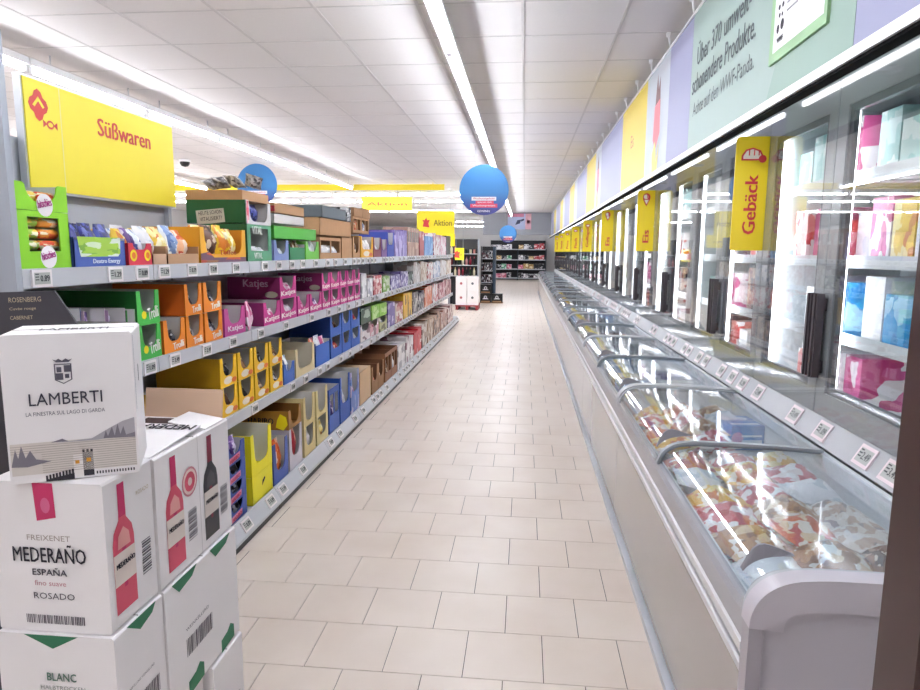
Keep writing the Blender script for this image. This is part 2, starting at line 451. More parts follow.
for i in range(NCH):
    y = CH0+i*CHL
    r = empty('chest_freezer', (0, y, 0))
    for nm, me in (('body', chest_body), ('kick_rail', chest_kick), ('bumper_rail', chest_bumper), ('front_fascia', chest_fascia), ('plinth', chest_plinth)):
        link(nm, me, r)
    for a in (0, L-.032): link('divider_arch', chest_arch, r, (0, a, 0))
    for a in (0, L-.02): link('tub_end', chest_side, r, (0, a, 0))
    for fm_, g, h in (LID_A, LID_B):
        lo = link('lid', g, r); link('lid_frame', fm_[0], lo); link('lid_frame', fm_[1], lo); link('grip', h, lo)
    if i == 0:
        # closed end with its broad curved cap
        m = MB(); ribbon(m, -.05, .004, -.055, .022)
        m.obj('end_cap', LILAC, r)
        MB().box(.533, .565, -.046, .0, .03, .70).obj('corner_post', mat('#aaa4ab', .4), r)
        MB().prism([(.575, .03)]+[(x, z-.052) for x, z in prof(0)][1:]+[(1.19, .03)], 1, -.03, .0).obj('end_panel', PANELEND, r)
    reg(r, 'grey chest freezer with curved glass lids', 'the right side row', 'freezer', 'chest freezers along the right wall', y)

# upright cabinets with glass doors
UP0, DW, NUP = .62, .742, 9
UL = DW*4
ub = MB()
ub.box(1.27, 1.97, 0, UL, .0, .86, 0); ub.box(1.92, 1.97, 0, UL, .86, 2.26, 1); ub.box(1.27, 1.97, 0, UL, 2.26, 2.32, 0)
ub.box(1.27, 1.92, 0, .02, .86, 2.26, 1); ub.box(1.27, 1.92, UL-.02, UL, .86, 2.26, 1); ub.box(1.27, 1.92, UL/2-.012, UL/2+.012, .86, 2.26, 1)
ub.box(1.28, 1.92, .02, UL-.02, .86, .875, 1)
ub.box(1.24, 1.27, 0, UL, 2.272, 2.32, 2)
up_body = ub.mesh('cabinet', [ALU, mat('#e4ecf0', .5), BLACK])
rail = MB().prism([(1.200, .79), (1.215, .79), (1.265, .872), (1.265, .884), (1.25, .884)], 1, 0, UL).mesh('price_rail', mat('#aeb0b5', .4, .15))
rail2 = MB().box(1.255, 1.27, 0, UL, .70, .80).mesh('lower_rail', ALU)
sh = MB()
for k in range(14):
    x = 1.36+k*.04; sh.box(x, x+.006, .03, UL-.03, -.006, 0)
sh.box(1.34, 1.36, .03, UL-.03, -.012, .012); sh.box(1.335, 1.341, .03, UL-.03, -.02, .03, 1)
for k in range(9): sh.box(1.34, 1.92, .06+k*(UL-.12)/8-.003, .06+k*(UL-.12)/8+.003, -.012, -.006)
up_shelf = sh.mesh('shelf', [WHITEP, mat('#d5dade', .3)])
led = MB()
led.box(1.300, 1.318, -.014, .014, .98, 2.12)
up_led = led.mesh('led_strip', emit('#f4f8ff', LED_STRENGTH))
def door_mesh():
    d = MB(); w = DW-.006; z0, z1 = .892, 2.266
    st, sw = .082, .095
    d.box(1.240, 1.272, .003, st, z0, z1, 0); d.box(1.240, 1.272, DW-st, DW-.003, z0, z1, 0)
    d.box(1.240, 1.272, st, DW-st, z0, z0+sw, 0); d.box(1.240, 1.272, st, DW-st, z1-.135, z1, 0)
    g = .030
    a0, a1, b0, b1 = st, DW-st, z0+sw, z1-.135
    for q in ((a0, a0+g, b0, b1), (a1-g, a1, b0, b1), (a0+g, a1-g, b0, b0+g), (a0+g, a1-g, b1-g, b1)):
        d.box(1.248, 1.268, q[0], q[1], q[2], q[3], 1)
    p = MB().box(1.2345, 1.2395, .004, DW-.004, z0, z1)
    return d.mesh('door', [ALU, DKFR]), p.mesh('pane', DOORGLASS)
door_me, pane_me = door_mesh()
def handle_mesh(yc):
    h = MB(); z0, z1 = 1.045, 1.395
    for dy, ww, x in ((-.015, .014, 1.196), (.0, .013, 1.190), (.015, .014, 1.196)):
        n_ = 5; out = []
        for cz, sg in ((z0+.02, -1), (z1-.02, 1)):
            for k in range(n_+1):
                t = math.pi*k/n_; out.append((yc+dy+sg*-ww/2*math.cos(t), cz+sg*.02*math.sin(t)))
        h.prism(out, 0, x, 1.225)
    h.box(1.222, 1.242, yc-.012, yc+.012, z0+.02, z0+.07); h.box(1.222, 1.242, yc-.012, yc+.012, z1-.07, z1-.02)
    return h.mesh('handle', mat('#463e42', .38))
H_LO, H_HI = handle_mesh(.030), handle_mesh(DW-.030)
SHELFZ = (1.20, 1.52, 1.86)
ups = []
for i in range(NUP):
    y = UP0+i*UL
    r = empty('upright_freezer', (0, y, 0)); ups.append(r)
    link('cabinet', up_body, r); pr_ = link('price_rail', rail, r); link('lower_rail', rail2, r); [link('led_strip', up_led, r, (0, max(.035, min(UL-.035, k*DW)), 0)) for k in range(5)]
    for z in SHELFZ: link('shelf', up_shelf, r, (0, 0, z))
    for k in range(4):
        d = link('door', door_me, r, (0, k*DW, 0)); link('pane', pane_me, d)
        link('handle', H_HI if k % 2 == 0 else H_LO, d)
    r['rail'] = ''
    reg(r, 'silver upright freezer with four glass doors', 'the right wall', 'freezer', 'glass door freezers along the right wall', y)
    del r['rail']
    r_children = pr_
    ups[-1] = (r, pr_)

# price tags (sub-parts of shelf lips and rails)
PRICES = ['0.89', '0.79', '1.29', '1.99', '2.49', '1.09', '0.99', '3.49']
def tag_mesh(price, w, h, u, v, frame='#efe9ea'):
    m = MB(); n = Vector(u).cross(Vector(v)); u, v = Vector(u), Vector(v)
    def q(a0, a1, b0, b1, l0, l1, mi):
        c = [(a, b, l) for l in (l0, l1) for (a, b) in ((a0, b0), (a1, b0), (a1, b1), (a0, b1))]
        P = [u*a+v*b+n*l for a, b, l in c]; i = len(m.v); m.v += [tuple(p) for p in P]
        for fc in ((3, 2, 1, 0), (4, 5, 6, 7), (0, 1, 5, 4), (1, 2, 6, 5), (2, 3, 7, 6), (3, 0, 4, 7)):
            m.f.append(tuple(i+a for a in fc)); m.m.append(mi); m.sm.append(False)
    q(-w/2, w/2, -h/2, h/2, 0, .008, 0)
    q(-w*.40, w*.40, -h*.34, h*.34, .008, .0085, 1)
    text_into(m, price, u*(-w*.12)+v*(-h*.18)+n*.0085, u, v, w*.46, h*.36, 2, .01, .0006)
    for k in range(3): q(-w*.36, -w*.18, h*(.22-.16*k), h*(.28-.16*k), .0085, .0088, 2)
    return m.mesh('price_tag', [mat(frame, .45), mat('#b4b6b2', .35), mat('#3a3a40', .6)])
FT = [tag_mesh(p, .115, .088, (0, -1, 0), (.05, 0, .082), '#eedfe2') for p in PRICES]
for m_ in FT: pass
vdir = Vector((.05, 0, .086)).normalized()
FT = [tag_mesh(p, .105, .080, Vector((0, -1, 0)), vdir, '#e6d6da') for p in PRICES]
tagY = [2.20, 2.376, 2.715, 2.99, 3.456, 3.70, 3.767+.12, 4.096, 4.45]
y = 4.62
while y < 20:
    tagY.append(y); y += RND.choice([.14, .14, .28, .36, .5])
for ty in tagY:
    i = int((ty-UP0)//UL); r, pr_ = ups[i]
    if not .07 < ty-UP0-i*UL < UL-.07: continue
    p = 5 if abs(ty-2.376) < .01 else RND.randrange(8)
    link('price_tag', FT[4 if abs(ty-2.376) < .01 else RND.randrange(8)], pr_, (1.2275, ty-(UP0+i*UL), .838))

# yellow flags on the doors
FLAG = ['Gebäck', 'Eis', 'Eis', 'Geflügel', 'Fisch', 'Pizza', 'Gemüse', 'Snacks']
for i, word in enumerate(FLAG):
    y = UP0+UL*(i+1)
    z0, z1 = 1.572, 2.150
    r = empty('flag_sign', (1.238, y, z0))
    c = .02; x0, x1 = 1.072, 1.237
    out = [(x0+c*.3, z0), (x1, z0), (x1, z1), (x0+c, z1), (x0+c*.3, z1-c*.3), (x0, z1-c), (x0, z0+c*.4)]
    under(MB().prism(out, 1, y-.004, y+.004).obj('board', mat('#f8dc1e', .35, 0, .02)), r)
    m = MB(); ln = {'Eis': .115, 'Gebäck': .30}.get(word, .044*len(word)); hh = .056
    text_into(m, word, (1.190, y-.004, z0+.085), Z_, -X_, ln, hh*(1.15 if any(a in word for a in 'äöü') else 1), 0, .02)
    under(m.obj('lettering', RED), r)
    ic = MB(); o = Vector((1.155, y-.004, z1-.10))
    if word == 'Gebäck':
        flat_into(ic, [(-.055, -.02), (.045, -.02), (.055, 0), (.04, .03), (.0, .045), (-.035, .035), (-.055, .005)], o, X_, Z_, 0)
        flat_into(ic, [(-.046, -.012), (.040, -.012), (.046, 0), (.033, .024), (.0, .037), (-.030, .028), (-.046, .003)], o, X_, Z_, 1, .0016)
        for a in (-.02, .005, .028): flat_into(ic, rect(a, .005, a+.006, .034), o, X_, Z_, 0, .002)
        flat_into(ic, circ(.05, -.012, .02, 12), o, X_, Z_, 0, .0022)
    elif word == 'Eis':
        o = o+Z_*.02
        flat_into(ic, [(0, -.07), (.035, .0), (-.035, .0)], o, X_, Z_, 0); flat_into(ic, [(0, -.052), (.022, -.008), (-.022, -.008)], o, X_, Z_, 1, .0016)
        flat_into(ic, circ(0, .018, .036, 14), o, X_, Z_, 0, .0014); flat_into(ic, circ(-.006, .02, .022, 12), o, X_, Z_, 1, .002)
        flat_into(ic, rect(.004, .01, .012, .05), o, X_, Z_, 0, .0025)
    else:
        flat_into(ic, circ(0, 0, .045, 14, .03), o, X_, Z_, 0); flat_into(ic, circ(0, 0, .03, 12, .017), o, X_, Z_, 1, .002)
    under(ic.obj('icon', [RED, mat('#f7efe0', .5)]), r)
    reg(r, 'yellow upright flag sign reading %s' % word, 'the glass freezer doors', 'sign', 'yellow flag signs on the freezer doors', y)

# header board hanging above the doors
HX, HZ0, HZ1 = .95, 2.115, 2.93
hd = empty('header_board', (HX, 2, HZ0))
LAV, MINT, WHT, HYEL = mat('#8d8eab', .5, 0, .02), mat('#93a69f', .5, 0, .02), mat('#aeb4bd', .5, 0, .02), mat('#cdb53e', .5, 0, .02)
segs = [(.6, 2.13, LAV), (2.13, 4.12, MINT), (4.12, 4.73, LAV), (4.73, 5.56, WHT), (5.56, 6.89, HYEL), (6.89, 8.72, LAV)]
y = 8.72
while y < 27:
    for wd, m_ in ((.68, WHT), (1.32, HYEL), (1.90, LAV)):
        if y < 27: segs.append((y, min(27.3, y+wd), m_)); y += wd
for a, b, m_ in segs: under(MB().box(HX, HX+.018, a+.001, b-.001, HZ0+.045, HZ1-.012).obj('panel', m_), hd)
under(MB().box(HX-.006, HX+.004, .6, 27.3, HZ0+.012, HZ0+.045).obj('bottom_trim', mat('#f0eff0', .35)), hd)
under(MB().box(HX+.004, HX+.050, .6, 27.3, HZ0+.002, HZ0+.04).obj('soffit', mat('#0d0d0f', .9, 0, .05, 9, .1)), hd)
under(MB().box(HX-.008, HX+.026, .6, 27.3, HZ1-.012, HZ1).obj('top_trim', mat('#f0eff0', .35)), hd)
for yy in ys:
    if 1 < yy < 27:
        under(MB().prism([(HX-.035, ZC-.002), (HX-.035, ZC-.03), (HX-.022, ZC-.03), (HX-.010, HZ1-.006), (HX-.006, HZ1-.006), (HX-.014, ZC-.03), (HX-.010, ZC-.002)], 1, yy-.010, yy+.010).obj('hanger', WHITEP), hd)
u = -Y_
for tx, y_, z_, ln, hh, wt in (('Über 370 umwelt-', 3.99, 2.605, .90, .125, .003), ('schonendere Produkte.', 4.07, 2.462, 1.06, .105, .003), ('Achte auf den WWF-Panda.', 4.03, 2.335, 1.02, .075, 0)):
    m = MB(); text_into(m, tx, (HX, y_, z_), u, Z_, ln, hh, 0, wt, .0015); under(m.obj('lettering', mat('#50565a', .6)), hd)
m = MB(); flat_into(m, [(2.13-.0, HZ0+.046), (2.131, HZ1-.013), (2.35, HZ1-.013), (2.83, HZ0+.046)], (HX, 0, 0), Y_, Z_, 0, -.0012)
m.f[-1] = m.f[-1][::-1]
under(m.obj('tint_field', mat('#869f92', .5, 0, .02)), hd)
m = MB(); text_into(m, 'Eis', (HX, 6.32, 2.50), u, Z_, .16, None, 0, .0, .0015); under(m.obj('lettering', mat('#b0604c', .6)), hd)
# ice cream picture on the white panels
for k in (0, 1):
    yc = 5.12+k*3.95; m = MB(); o = Vector((HX, yc, 2.52))
    flat_into(m, [(-.10, .02), (-.02, .34), (.03, .22), (.08, .30), (.12, .02)], o, u, Z_, 0, .0015)
    flat_into(m, [(-.12, -.12), (-.09, .12), (.10, .14), (.13, -.1), (.0, -.2)], o, u, Z_, 1, .0020)
    flat_into(m, [(-.13, -.22), (-.02, -.14), (.04, -.3), (.13, -.16), (.08, -.38), (-.1, -.4)], o, u, Z_, 2, .0025)
    under(m.obj('picture', [mat('#7c5a5c', .6), mat('#d9767f', .6), mat('#ecd97c', .6)]), hd)
tag(hd, 'long pastel header board with green slogan panel hanging above the freezer doors', 'sign')
# strip lamps behind the board, shining on the freezer fronts
LAMPM = MB().box(0, .016, 0, 1.22, 0, .024).mesh('strip_lamp', emit('#f6f8ff', 2.2)); BRK = MB().box(-.115, 0, .58, .64, .004, .02).mesh('lamp_bracket', STEEL)
yy = .86
while yy < 26:
    under(link('strip_lamp', LAMPM, None, (HX+.134, yy, 2.29)), hd); under(link('lamp_bracket', BRK, None, (HX+.134, yy, 2.29)), hd); yy += 1.484
# placard stuck on the header board
pl = empty('placard', (HX, 2.55, 2.29)); o = Vector((HX-.012, 2.78, 2.30))
under(MB().box(HX-.012, HX-.001, 2.30, 2.80, 2.285, 2.63).obj('board', mat('#8fb588', .5)), pl)
m = MB(); flat_into(m, rect(.02, .02, .46, .30), o, u, Z_, 0, .001)
flat_into(m, rect(.27, .125, .44, .235), o, u, Z_, 1, .002)
text_into(m, 'Lecker', o+u*.285+Z_*.155, u, Z_, .14, .05, 2, .01, .003)
for k in range(3): flat_into(m, rect(.14, .19-.028*k, .24, .198-.028*k), o, u, Z_, 3, .002)
for c in (circ(.065, .175, .010), circ(.10, .175, .010), circ(.071, .145, .009, 8), circ(.098, .142, .008, 8), circ(.103, .105, .017, 10, .020), circ(.062, .098, .013, 10, .017)): flat_into(m, c, o, u, Z_, 4, .002)
text_into(m, 'WWF', o+u*.06+Z_*.045, u, Z_, .06, .02, 4, .004, .002)
under(m.obj('print', [WHITEP, YEL, RED, mat('#8a8a90', .6), INK]), pl)
tag(pl, 'white placard with panda logo and yellow box on the green header panel', 'placard')

# ---- goods in the freezers
def pouch_mesh(w, h, t, nu=8, nv=8, seed=0):
    """sealed bag standing on its lower edge: width along y, height along z, puffed along x"""
    rr = random.Random(seed); m = MB(); bump = [[rr.uniform(-.12, .12) for _ in range(nv+1)] for _ in range(nu+1)]
    def fn(s):
        def g(a, b):
            e = max(0, math.sin(math.pi*a))**.6*max(0, math.sin(math.pi*min(1, max(0, (b-.06)/.88))))**.7
            i, j = round(a*nu), round(b*nv)
            return (s*t/2*e*(1+bump[i][j]*2), (a-.5)*w*(1-.06*math.sin(math.pi*b)), h*b+bump[i][0]*h*.05*(b > .95))
        return g
    m.grid(fn(1), nu, nv); m.grid(lambda a, b: fn(-1)(1-a, b), nu, nv)
    return m
POUCH = [pouch_mesh(1, 1, 1, seed=s).mesh('bag', [WHITEP]) for s in range(4)]
def bag(name, w, h, t, mt, loc, rot=(0, 0, 0), k=None):
    o = link(name, POUCH[RND.randrange(4) if k is None else k], None, loc); o.scale = (t, w, h); o.rotation_euler = rot
    o.material_slots[0].link = 'OBJECT'; o.material_slots[0].material = mt
    return o
FZ = {'orange printed': pack('#de5f10', '#f3cfa0', '#cc2f1c', '#f6e9d8', scale=7), 'yellow printed': pack('#f0b400', '#f4e094', '#d8700e', '#fff4dc', scale=7),
      'red and white': pack('#bf1530', '#f2e4e2', '#de6a72', '#ffffff', scale=7), 'bread roll': pack('#b87f45', '#dfc199', '#8f5a2c', '#f0e6d8', scale=8),
      'pretzel': pack('#8f5f40', '#cfb090', '#634030', '#ead9c6', scale=8), 'white': pack('#efeff2', '#ffffff', '#c8d4de', '#f4f4f6', scale=5),
      'pale seafood': pack('#c9ab94', '#e7dcd0', '#9f8f8a', '#f1ebe4', scale=8)}
KROW = [['white', 'pretzel', 'pale seafood'], ['white', 'bread roll', 'pretzel'], ['bread roll', 'orange printed', 'pale seafood'], ['red and white', 'bread roll', 'pale seafood'],
        ['yellow printed', 'red and white', 'white'], ['white', 'yellow printed', 'red and white'], ['orange printed', 'red and white', 'yellow printed'], None,
        ['yellow printed', 'red and white', None], ['orange printed', 'bread roll', None], ['orange printed', 'red and white', 'white'], ['yellow printed', 'orange printed', 'bread roll']]
for r_i, row in enumerate(KROW):
    if row is None: continue
    for c_i, kind in enumerate(row):
        if kind is None: continue
        for layer in range(2):
            cx = .705+c_i*.165+RND.uniform(-.012, .012); cy = CH0+.14+r_i*.172+RND.uniform(-.015, .015)
            yaw = RND.choice([0, math.pi])+RND.uniform(-.35, .35); h = RND.uniform(.19, .215); wv = RND.uniform(.18, .21); p_ = 1.57+RND.uniform(-.28, .28)
            kd = kind if layer else RND.choice(['white', 'pale seafood', 'red and white'])
            zc = .585+layer*.105-.02*(c_i == 0)+RND.uniform(-.008, .012)
            o = bag('frozen_bag', wv, h, RND.uniform(.10, .125), FZ[kd], (cx+math.cos(yaw)*h/2*math.sin(p_), cy+math.sin(yaw)*h/2*math.sin(p_), zc-math.cos(p_)*h/2), (0, -p_, yaw))
            reg(o, kd+' frozen food bag', ('the upper layer of nearest chest' if layer else 'the lower layer of nearest chest'), 'food bag', 'frozen food bags in the chest freezers', cy+cx*.001)
def carton_simple(name, x0, x1, y0, y1, z0, z1, mt, top=None):
    cx, cy = (x0+x1)/2, (y0+y1)/2
    m = MB(); e = .003
    a, b, h = (x1-x0)/2, (y1-y0)/2, z1-z0
    m.box(-a, a, -b, b, 0, h, 0)
    m.box(-a+.002, a-.002, -.002, .002, h, h+.0012, 1)      # flap seam
    m.box(-a*.96, a*.96, b*.55, b*.58, h, h+.001, 1)
    return m.obj(name, [mt, top or GREYCARD], None, (cx, cy, z0))
p = at(738, 440, 2, .64)
o = carton_simple('frozen_box', p.x-.07, p.x+.09, p.y-.07, p.y+.13, .61, .73, mat('#3f7fcb', .4)); o.rotation_euler = (0, 0, .12)
m = MB(); flat_into(m, circ(.03, .06, .03, 14), (-.08, -.1, 0), X_, Z_, 0); flat_into(m, rect(.05, .03, .15, .05), (-.08, -.1, 0), X_, Z_, 1); flat_into(m, rect(.05, .065, .15, .075), (-.08, -.1, 0), X_, Z_, 1)
flat_into(m, circ(.02, .04, .035, 14), (0, 0, .12), X_, Y_, 1, .002); flat_into(m, rect(-.07, -.08, .07, -.05), (0, 0, .12), X_, Y_, 1, .002)
m.obj('print', [mat('#d98ab0', .5), mat('#e6eef8', .5)], o)
tag(o, 'blue and white frozen food box beside the bags in the nearest chest freezer', 'food box')
o = carton_simple('frozen_box', p.x-.06, p.x+.10, p.y+.17, p.y+.33, .56, .64, pack('#3b7ed0', '#dce9f7', '#1f58a5', scale=3))
tag(o, 'flat blue frozen food box behind the blue and white box in the chest freezer', 'food box')
CB = [('white', pack('#f2f0ee', '#ffffff', '#d7dde6', scale=3)), ('cream', pack('#ead9b8', '#f7f0e0', '#c9a877', scale=3)), ('purple', pack('#8c7fae', '#e8e2f0', '#b9aed0', scale=3)),
      ('blue', pack('#5b8fc9', '#d9e6f3', '#aac6e4', scale=3)), ('pale blue', pack('#bcd3e6', '#eaf2f8', '#8fb2d2', scale=3)), ('red', pack('#c9524e', '#f0dcd8', '#e3a39c', scale=3))]
for i in range(1, 6):
    n = 10 if i < 3 else 6
    for k in range(n):
        yy = CH0+i*CHL+.16+(CHL-.4)*(k//2)/(n/2)
        x0 = .63+(k % 2)*.27; nm, mt = RND.choice(CB)
        z1 = .62+RND.uniform(0, .10)
        o = carton_simple('frozen_box', x0, x0+RND.uniform(.2, .25), yy, yy+RND.uniform(.16, .30 if n == 6 else .24), .44, z1, mt)
        reg(o, nm+' frozen food box under glass lids', 'the chest freezer row', 'food box', 'frozen food boxes in the chest freezers', yy+x0*.001)
# cartons behind the glass doors
UC = [('white', pack('#f4f4f6', '#ffffff', '#dfe6ee', '#f4f4f6', scale=3)), ('white and pink', pack('#d9609a', '#f6ecf0', '#f8f4f4', '#c8417f', scale=3)),
      ('white and red', pack('#d6413f', '#f7f0ee', '#ffffff', '#e88f84', scale=3)), ('teal', pack('#8fcfcb', '#d8efec', '#b5e0dc', scale=3)),
      ('bright blue', pack('#2f9fd6', '#9fd4ee', '#2487c2', scale=3)), ('dark', pack('#3a3540', '#8a5a4a', '#b9a28c', scale=4)), ('yellow', pack('#e9c53a', '#f5e9a8', '#d38a34', scale=3)), ('brown', pack('#8a5f45', '#c9a487', '#e9dccb', scale=4))]
ROWN = ['the floor row behind the freezer doors', 'the lower shelf behind freezer doors', 'the middle shelf behind freezer doors', 'the upper shelf behind freezer doors']
BZ = [.875]+list(SHELFZ)
def upc(x0, y0, y1, lv, h, ci, d=.3):
    nm, mt = UC[ci]
    o = carton_simple('freezer_carton', x0, x0+d, y0, y1, BZ[lv]+.001, BZ[lv]+.001+h, mt)
    reg(o, nm+' food carton', ROWN[lv], 'food carton', 'cartons behind the glass freezer doors', y0)
for bay in range(18):
    y0 = UP0+DW*(2+bay)+.06; yE = y0+DW-.12
    for lv in range(4):
        n = 4 if bay < 5 else 2
        if bay == 0 and lv == 0: # nearly empty floor shelf in the first bay
            upc(1.50, y0+.02, y0+.10, 0, .26, 2); continue
        hue = {0: [0, 1, 0, 2], 1: [0, 4, 4, 0], 2: [1, 0, 2, 1], 3: [3, 0, 3, 3]}[lv] if bay < 2 else [[5, 0, 7, 2], [0, 5, 6, 1], [7, 2, 0, 5], [4, 3, 0, 2]][lv]
        for k in range(n):
            wv = (yE-y0)/n
            upc(1.37+RND.choice([0, 0, .03, .08]), y0+k*wv+.006, y0+(k+1)*wv-.006, lv, RND.uniform(.18, .27), hue[(k+bay) % 4] if RND.random() < .85 else RND.randrange(8))

# ================================================================== LEFT: SWEETS GONDOLA
XF, XP, XBK = -1.58, -1.606, -2.05
LV = [1.485, 1.085, .650, .130]        # shelf surfaces, top to base
GN = ['the top sweets shelf', 'the second sweets shelf', 'the third sweets shelf', 'the bottom sweets shelf']
SHM = mat('#c4c7cd', .4, .25, .03)
LIPM = mat('#c9cbd1', .35, .15, .03)
gd = empty('sweets_gondola', (-1.8, 1.9, 0))
seams = [1.92, 2.66]+[3.64+.98*k for k in range(12)]
TG = [tag_mesh(p, .088, .056, Y_, Z_) for p in PRICES]
vb = Vector((-.044, 0, .074)).normalized()
TB = [tag_mesh(p, .10, .062, Y_, vb) for p in PRICES]
def tagrow(pxs, py, lv):
    return [at(px, py, 0, XF).y for px in pxs]
rows = {0: [at(p[0], p[1], 0, XF).y for p in [(40, 276), (114, 272), (141, 270), (163, 269), (191, 268), (212, 267), (235, 267), (264, 264), (278, 264), (291, 263), (302, 263), (315, 262)]],
        1: [at(p[0], p[1], 0, XF).y for p in [(149, 368), (174, 360), (206, 349), (232, 341), (260, 333), (285, 326), (311, 318), (328, 314)]],
        2: [at(p[0], p[1], 0, XF).y for p in [(254, 405), (292, 384), (305, 377), (319, 369), (327, 364), (340, 357)]],
        3: [at(p[0], p[1], 0, -1.45).y for p in [(247, 526), (271, 503), (283, 489), (303, 470), (331, 442), (340, 434), (355, 419)]]}
for lv in range(4):
    y = rows[lv][-1]+.3
    while y < 14.3: rows[lv].append(y); y += RND.choice([.16, .16, .22, .3, .42])
for s in range(len(seams)-1):
    a, b = seams[s]+.003, seams[s+1]-.003
    for lv in range(4):
        z = LV[lv]; m = MB()
        if lv < 3:
            m.box(XBK, XF-.012, a, b, z-.022, z-.001, 0)
            m.prism([(XF-.012, z-.058), (XF, z-.058), (XF, z+.006), (XF-.012, z+.006)], 1, a, b, 1)
            m.box(XBK+.02, XF-.06, a, a+.012, z-.075, z-.022, 0)
        else:
            m.box(XBK, -1.482, a, b, z-.02, z-.001, 0)
            m.prism([(-1.484, z+.006), (-1.484, z-.02), (-1.445, z-.085), (-1.432, z-.085), (-1.432, z-.068), (-1.476, z+.006)], 1, a, b, 1)
            m.box(-1.55, -1.447, a, b, .0, .044, 2)
        o = under(m.obj('shelf', [SHM, LIPM, DARK]), gd)
        for ty in rows[lv]:
            if a < ty < b:
                t = link('price_tag', (TB if lv == 3 else TG)[PRICES.index('0.89') if lv == 0 and ty < 2.1 else RND.randrange(8)], o)
                t.location = (XF+.0005, ty, z-.026) if lv < 3 else (-1.4535, ty, z-.030)
for a, b, h in [(seams[0], seams[2], 2.0)]+[(seams[k], seams[k+1], 1.62) for k in range(2, len(seams)-1)]:
    under(MB().box(XBK-.03, XBK, a+.002, b-.002, 0, h).obj('back_panel', mat('#b9bcc3', .45, .05, .04)), gd)
    under(MB().box(XBK-.05, XBK+.012, a-.012, a+.012, 0, h+.04).obj('upright', GREYP), gd)
m = MB().box(-2.75, -1.566, 1.880, 1.905, 0, 2.2); under(m.obj('end_panel', mat('#a7acb5', .5, .1, .03)), gd)
under(MB().box(-2.75, -2.08, 1.92, 14.45, 0, 1.40).obj('rear_side', mat('#7d7f88', .6)), gd)
tag(gd, 'long grey metal shelf unit stocked with sweets on four shelves', 'shelf unit')

# Süßwaren sign
a = at(22, 75, 0, -2.0); b = at(176, 207, 0, -2.0)
SY0, SY1, SZ0, SZ1 = a.y, b.y, b.z, a.z
sg = empty('category_sign', (-2.0, SY0, SZ0))
under(MB().box(-2.035, -2.005, SY0-.01, SY1+.01, SZ0-.01, SZ1+.01).obj('frame', STEEL), sg)
under(MB().box(-2.005, -2.0, SY0, SY1, SZ0, SZ1).obj('board', mat('#f3e03c', .5, 0, .02)), sg)
for yy in (SY0+.05, SY1-.05): under(MB().box(-2.035, -2.01, yy-.015, yy+.015, 1.5, SZ0).obj('post', GREYP), sg)
m = MB(); p0 = at(98, 135, 0, -2.0); p1 = at(150, 146, 0, -2.0)
text_into(m, 'Süßwaren', (-2.0, p0.y, p0.z-.002), Y_, Z_, p1.y-p0.y, .080, 0, .014)
under(m.obj('lettering', mat('#cf3d33', .5)), sg)
m = MB(); yf = at(61, 130, 0, -2.0).y; flat_into(m, rect(0, 0, .006, SZ1-SZ0-.004), (-2.0, yf, SZ0+.002), Y_, Z_, 0); under(m.obj('fold_line', mat('#efe79a', .5)), sg)
m = MB(); o = at(38, 105, 0, -2.0); o.x = -2.0
star = []
for k in range(16):
    t = math.pi*2*k/16; r0 = .056 if k % 4 == 0 else (.040 if k % 2 == 0 else .050)
    star.append((r0*math.cos(t), r0*1.15*math.sin(t)))
flat_into(m, star, o, Y_, Z_, 0)
flat_into(m, [(-.034, -.004), (0, .034), (.034, -.004), (.022, -.010), (0, .016), (-.022, -.010)], o, Y_, Z_, 1, .002)
o2 = o+Y_*.062+Z_*(-.068)
flat_into(m, circ(0, 0, .022, 12, .018), o2, Y_, Z_, 0); flat_into(m, [(-.042, .016), (-.018, 0), (-.042, -.016)], o2, Y_, Z_, 0); flat_into(m, [(.042, .016), (.042, -.016), (.018, 0)], o2, Y_, Z_, 0)
flat_into(m, circ(0, 0, .015, 8, .01), o2, Y_, Z_, 1, .002)
under(m.obj('icon', [mat('#cf3d33', .5), mat('#f3e03c', .5, 0, .02)]), sg)
tag(sg, 'large yellow sign with red lettering above the near end of the sweets shelf', 'sign')

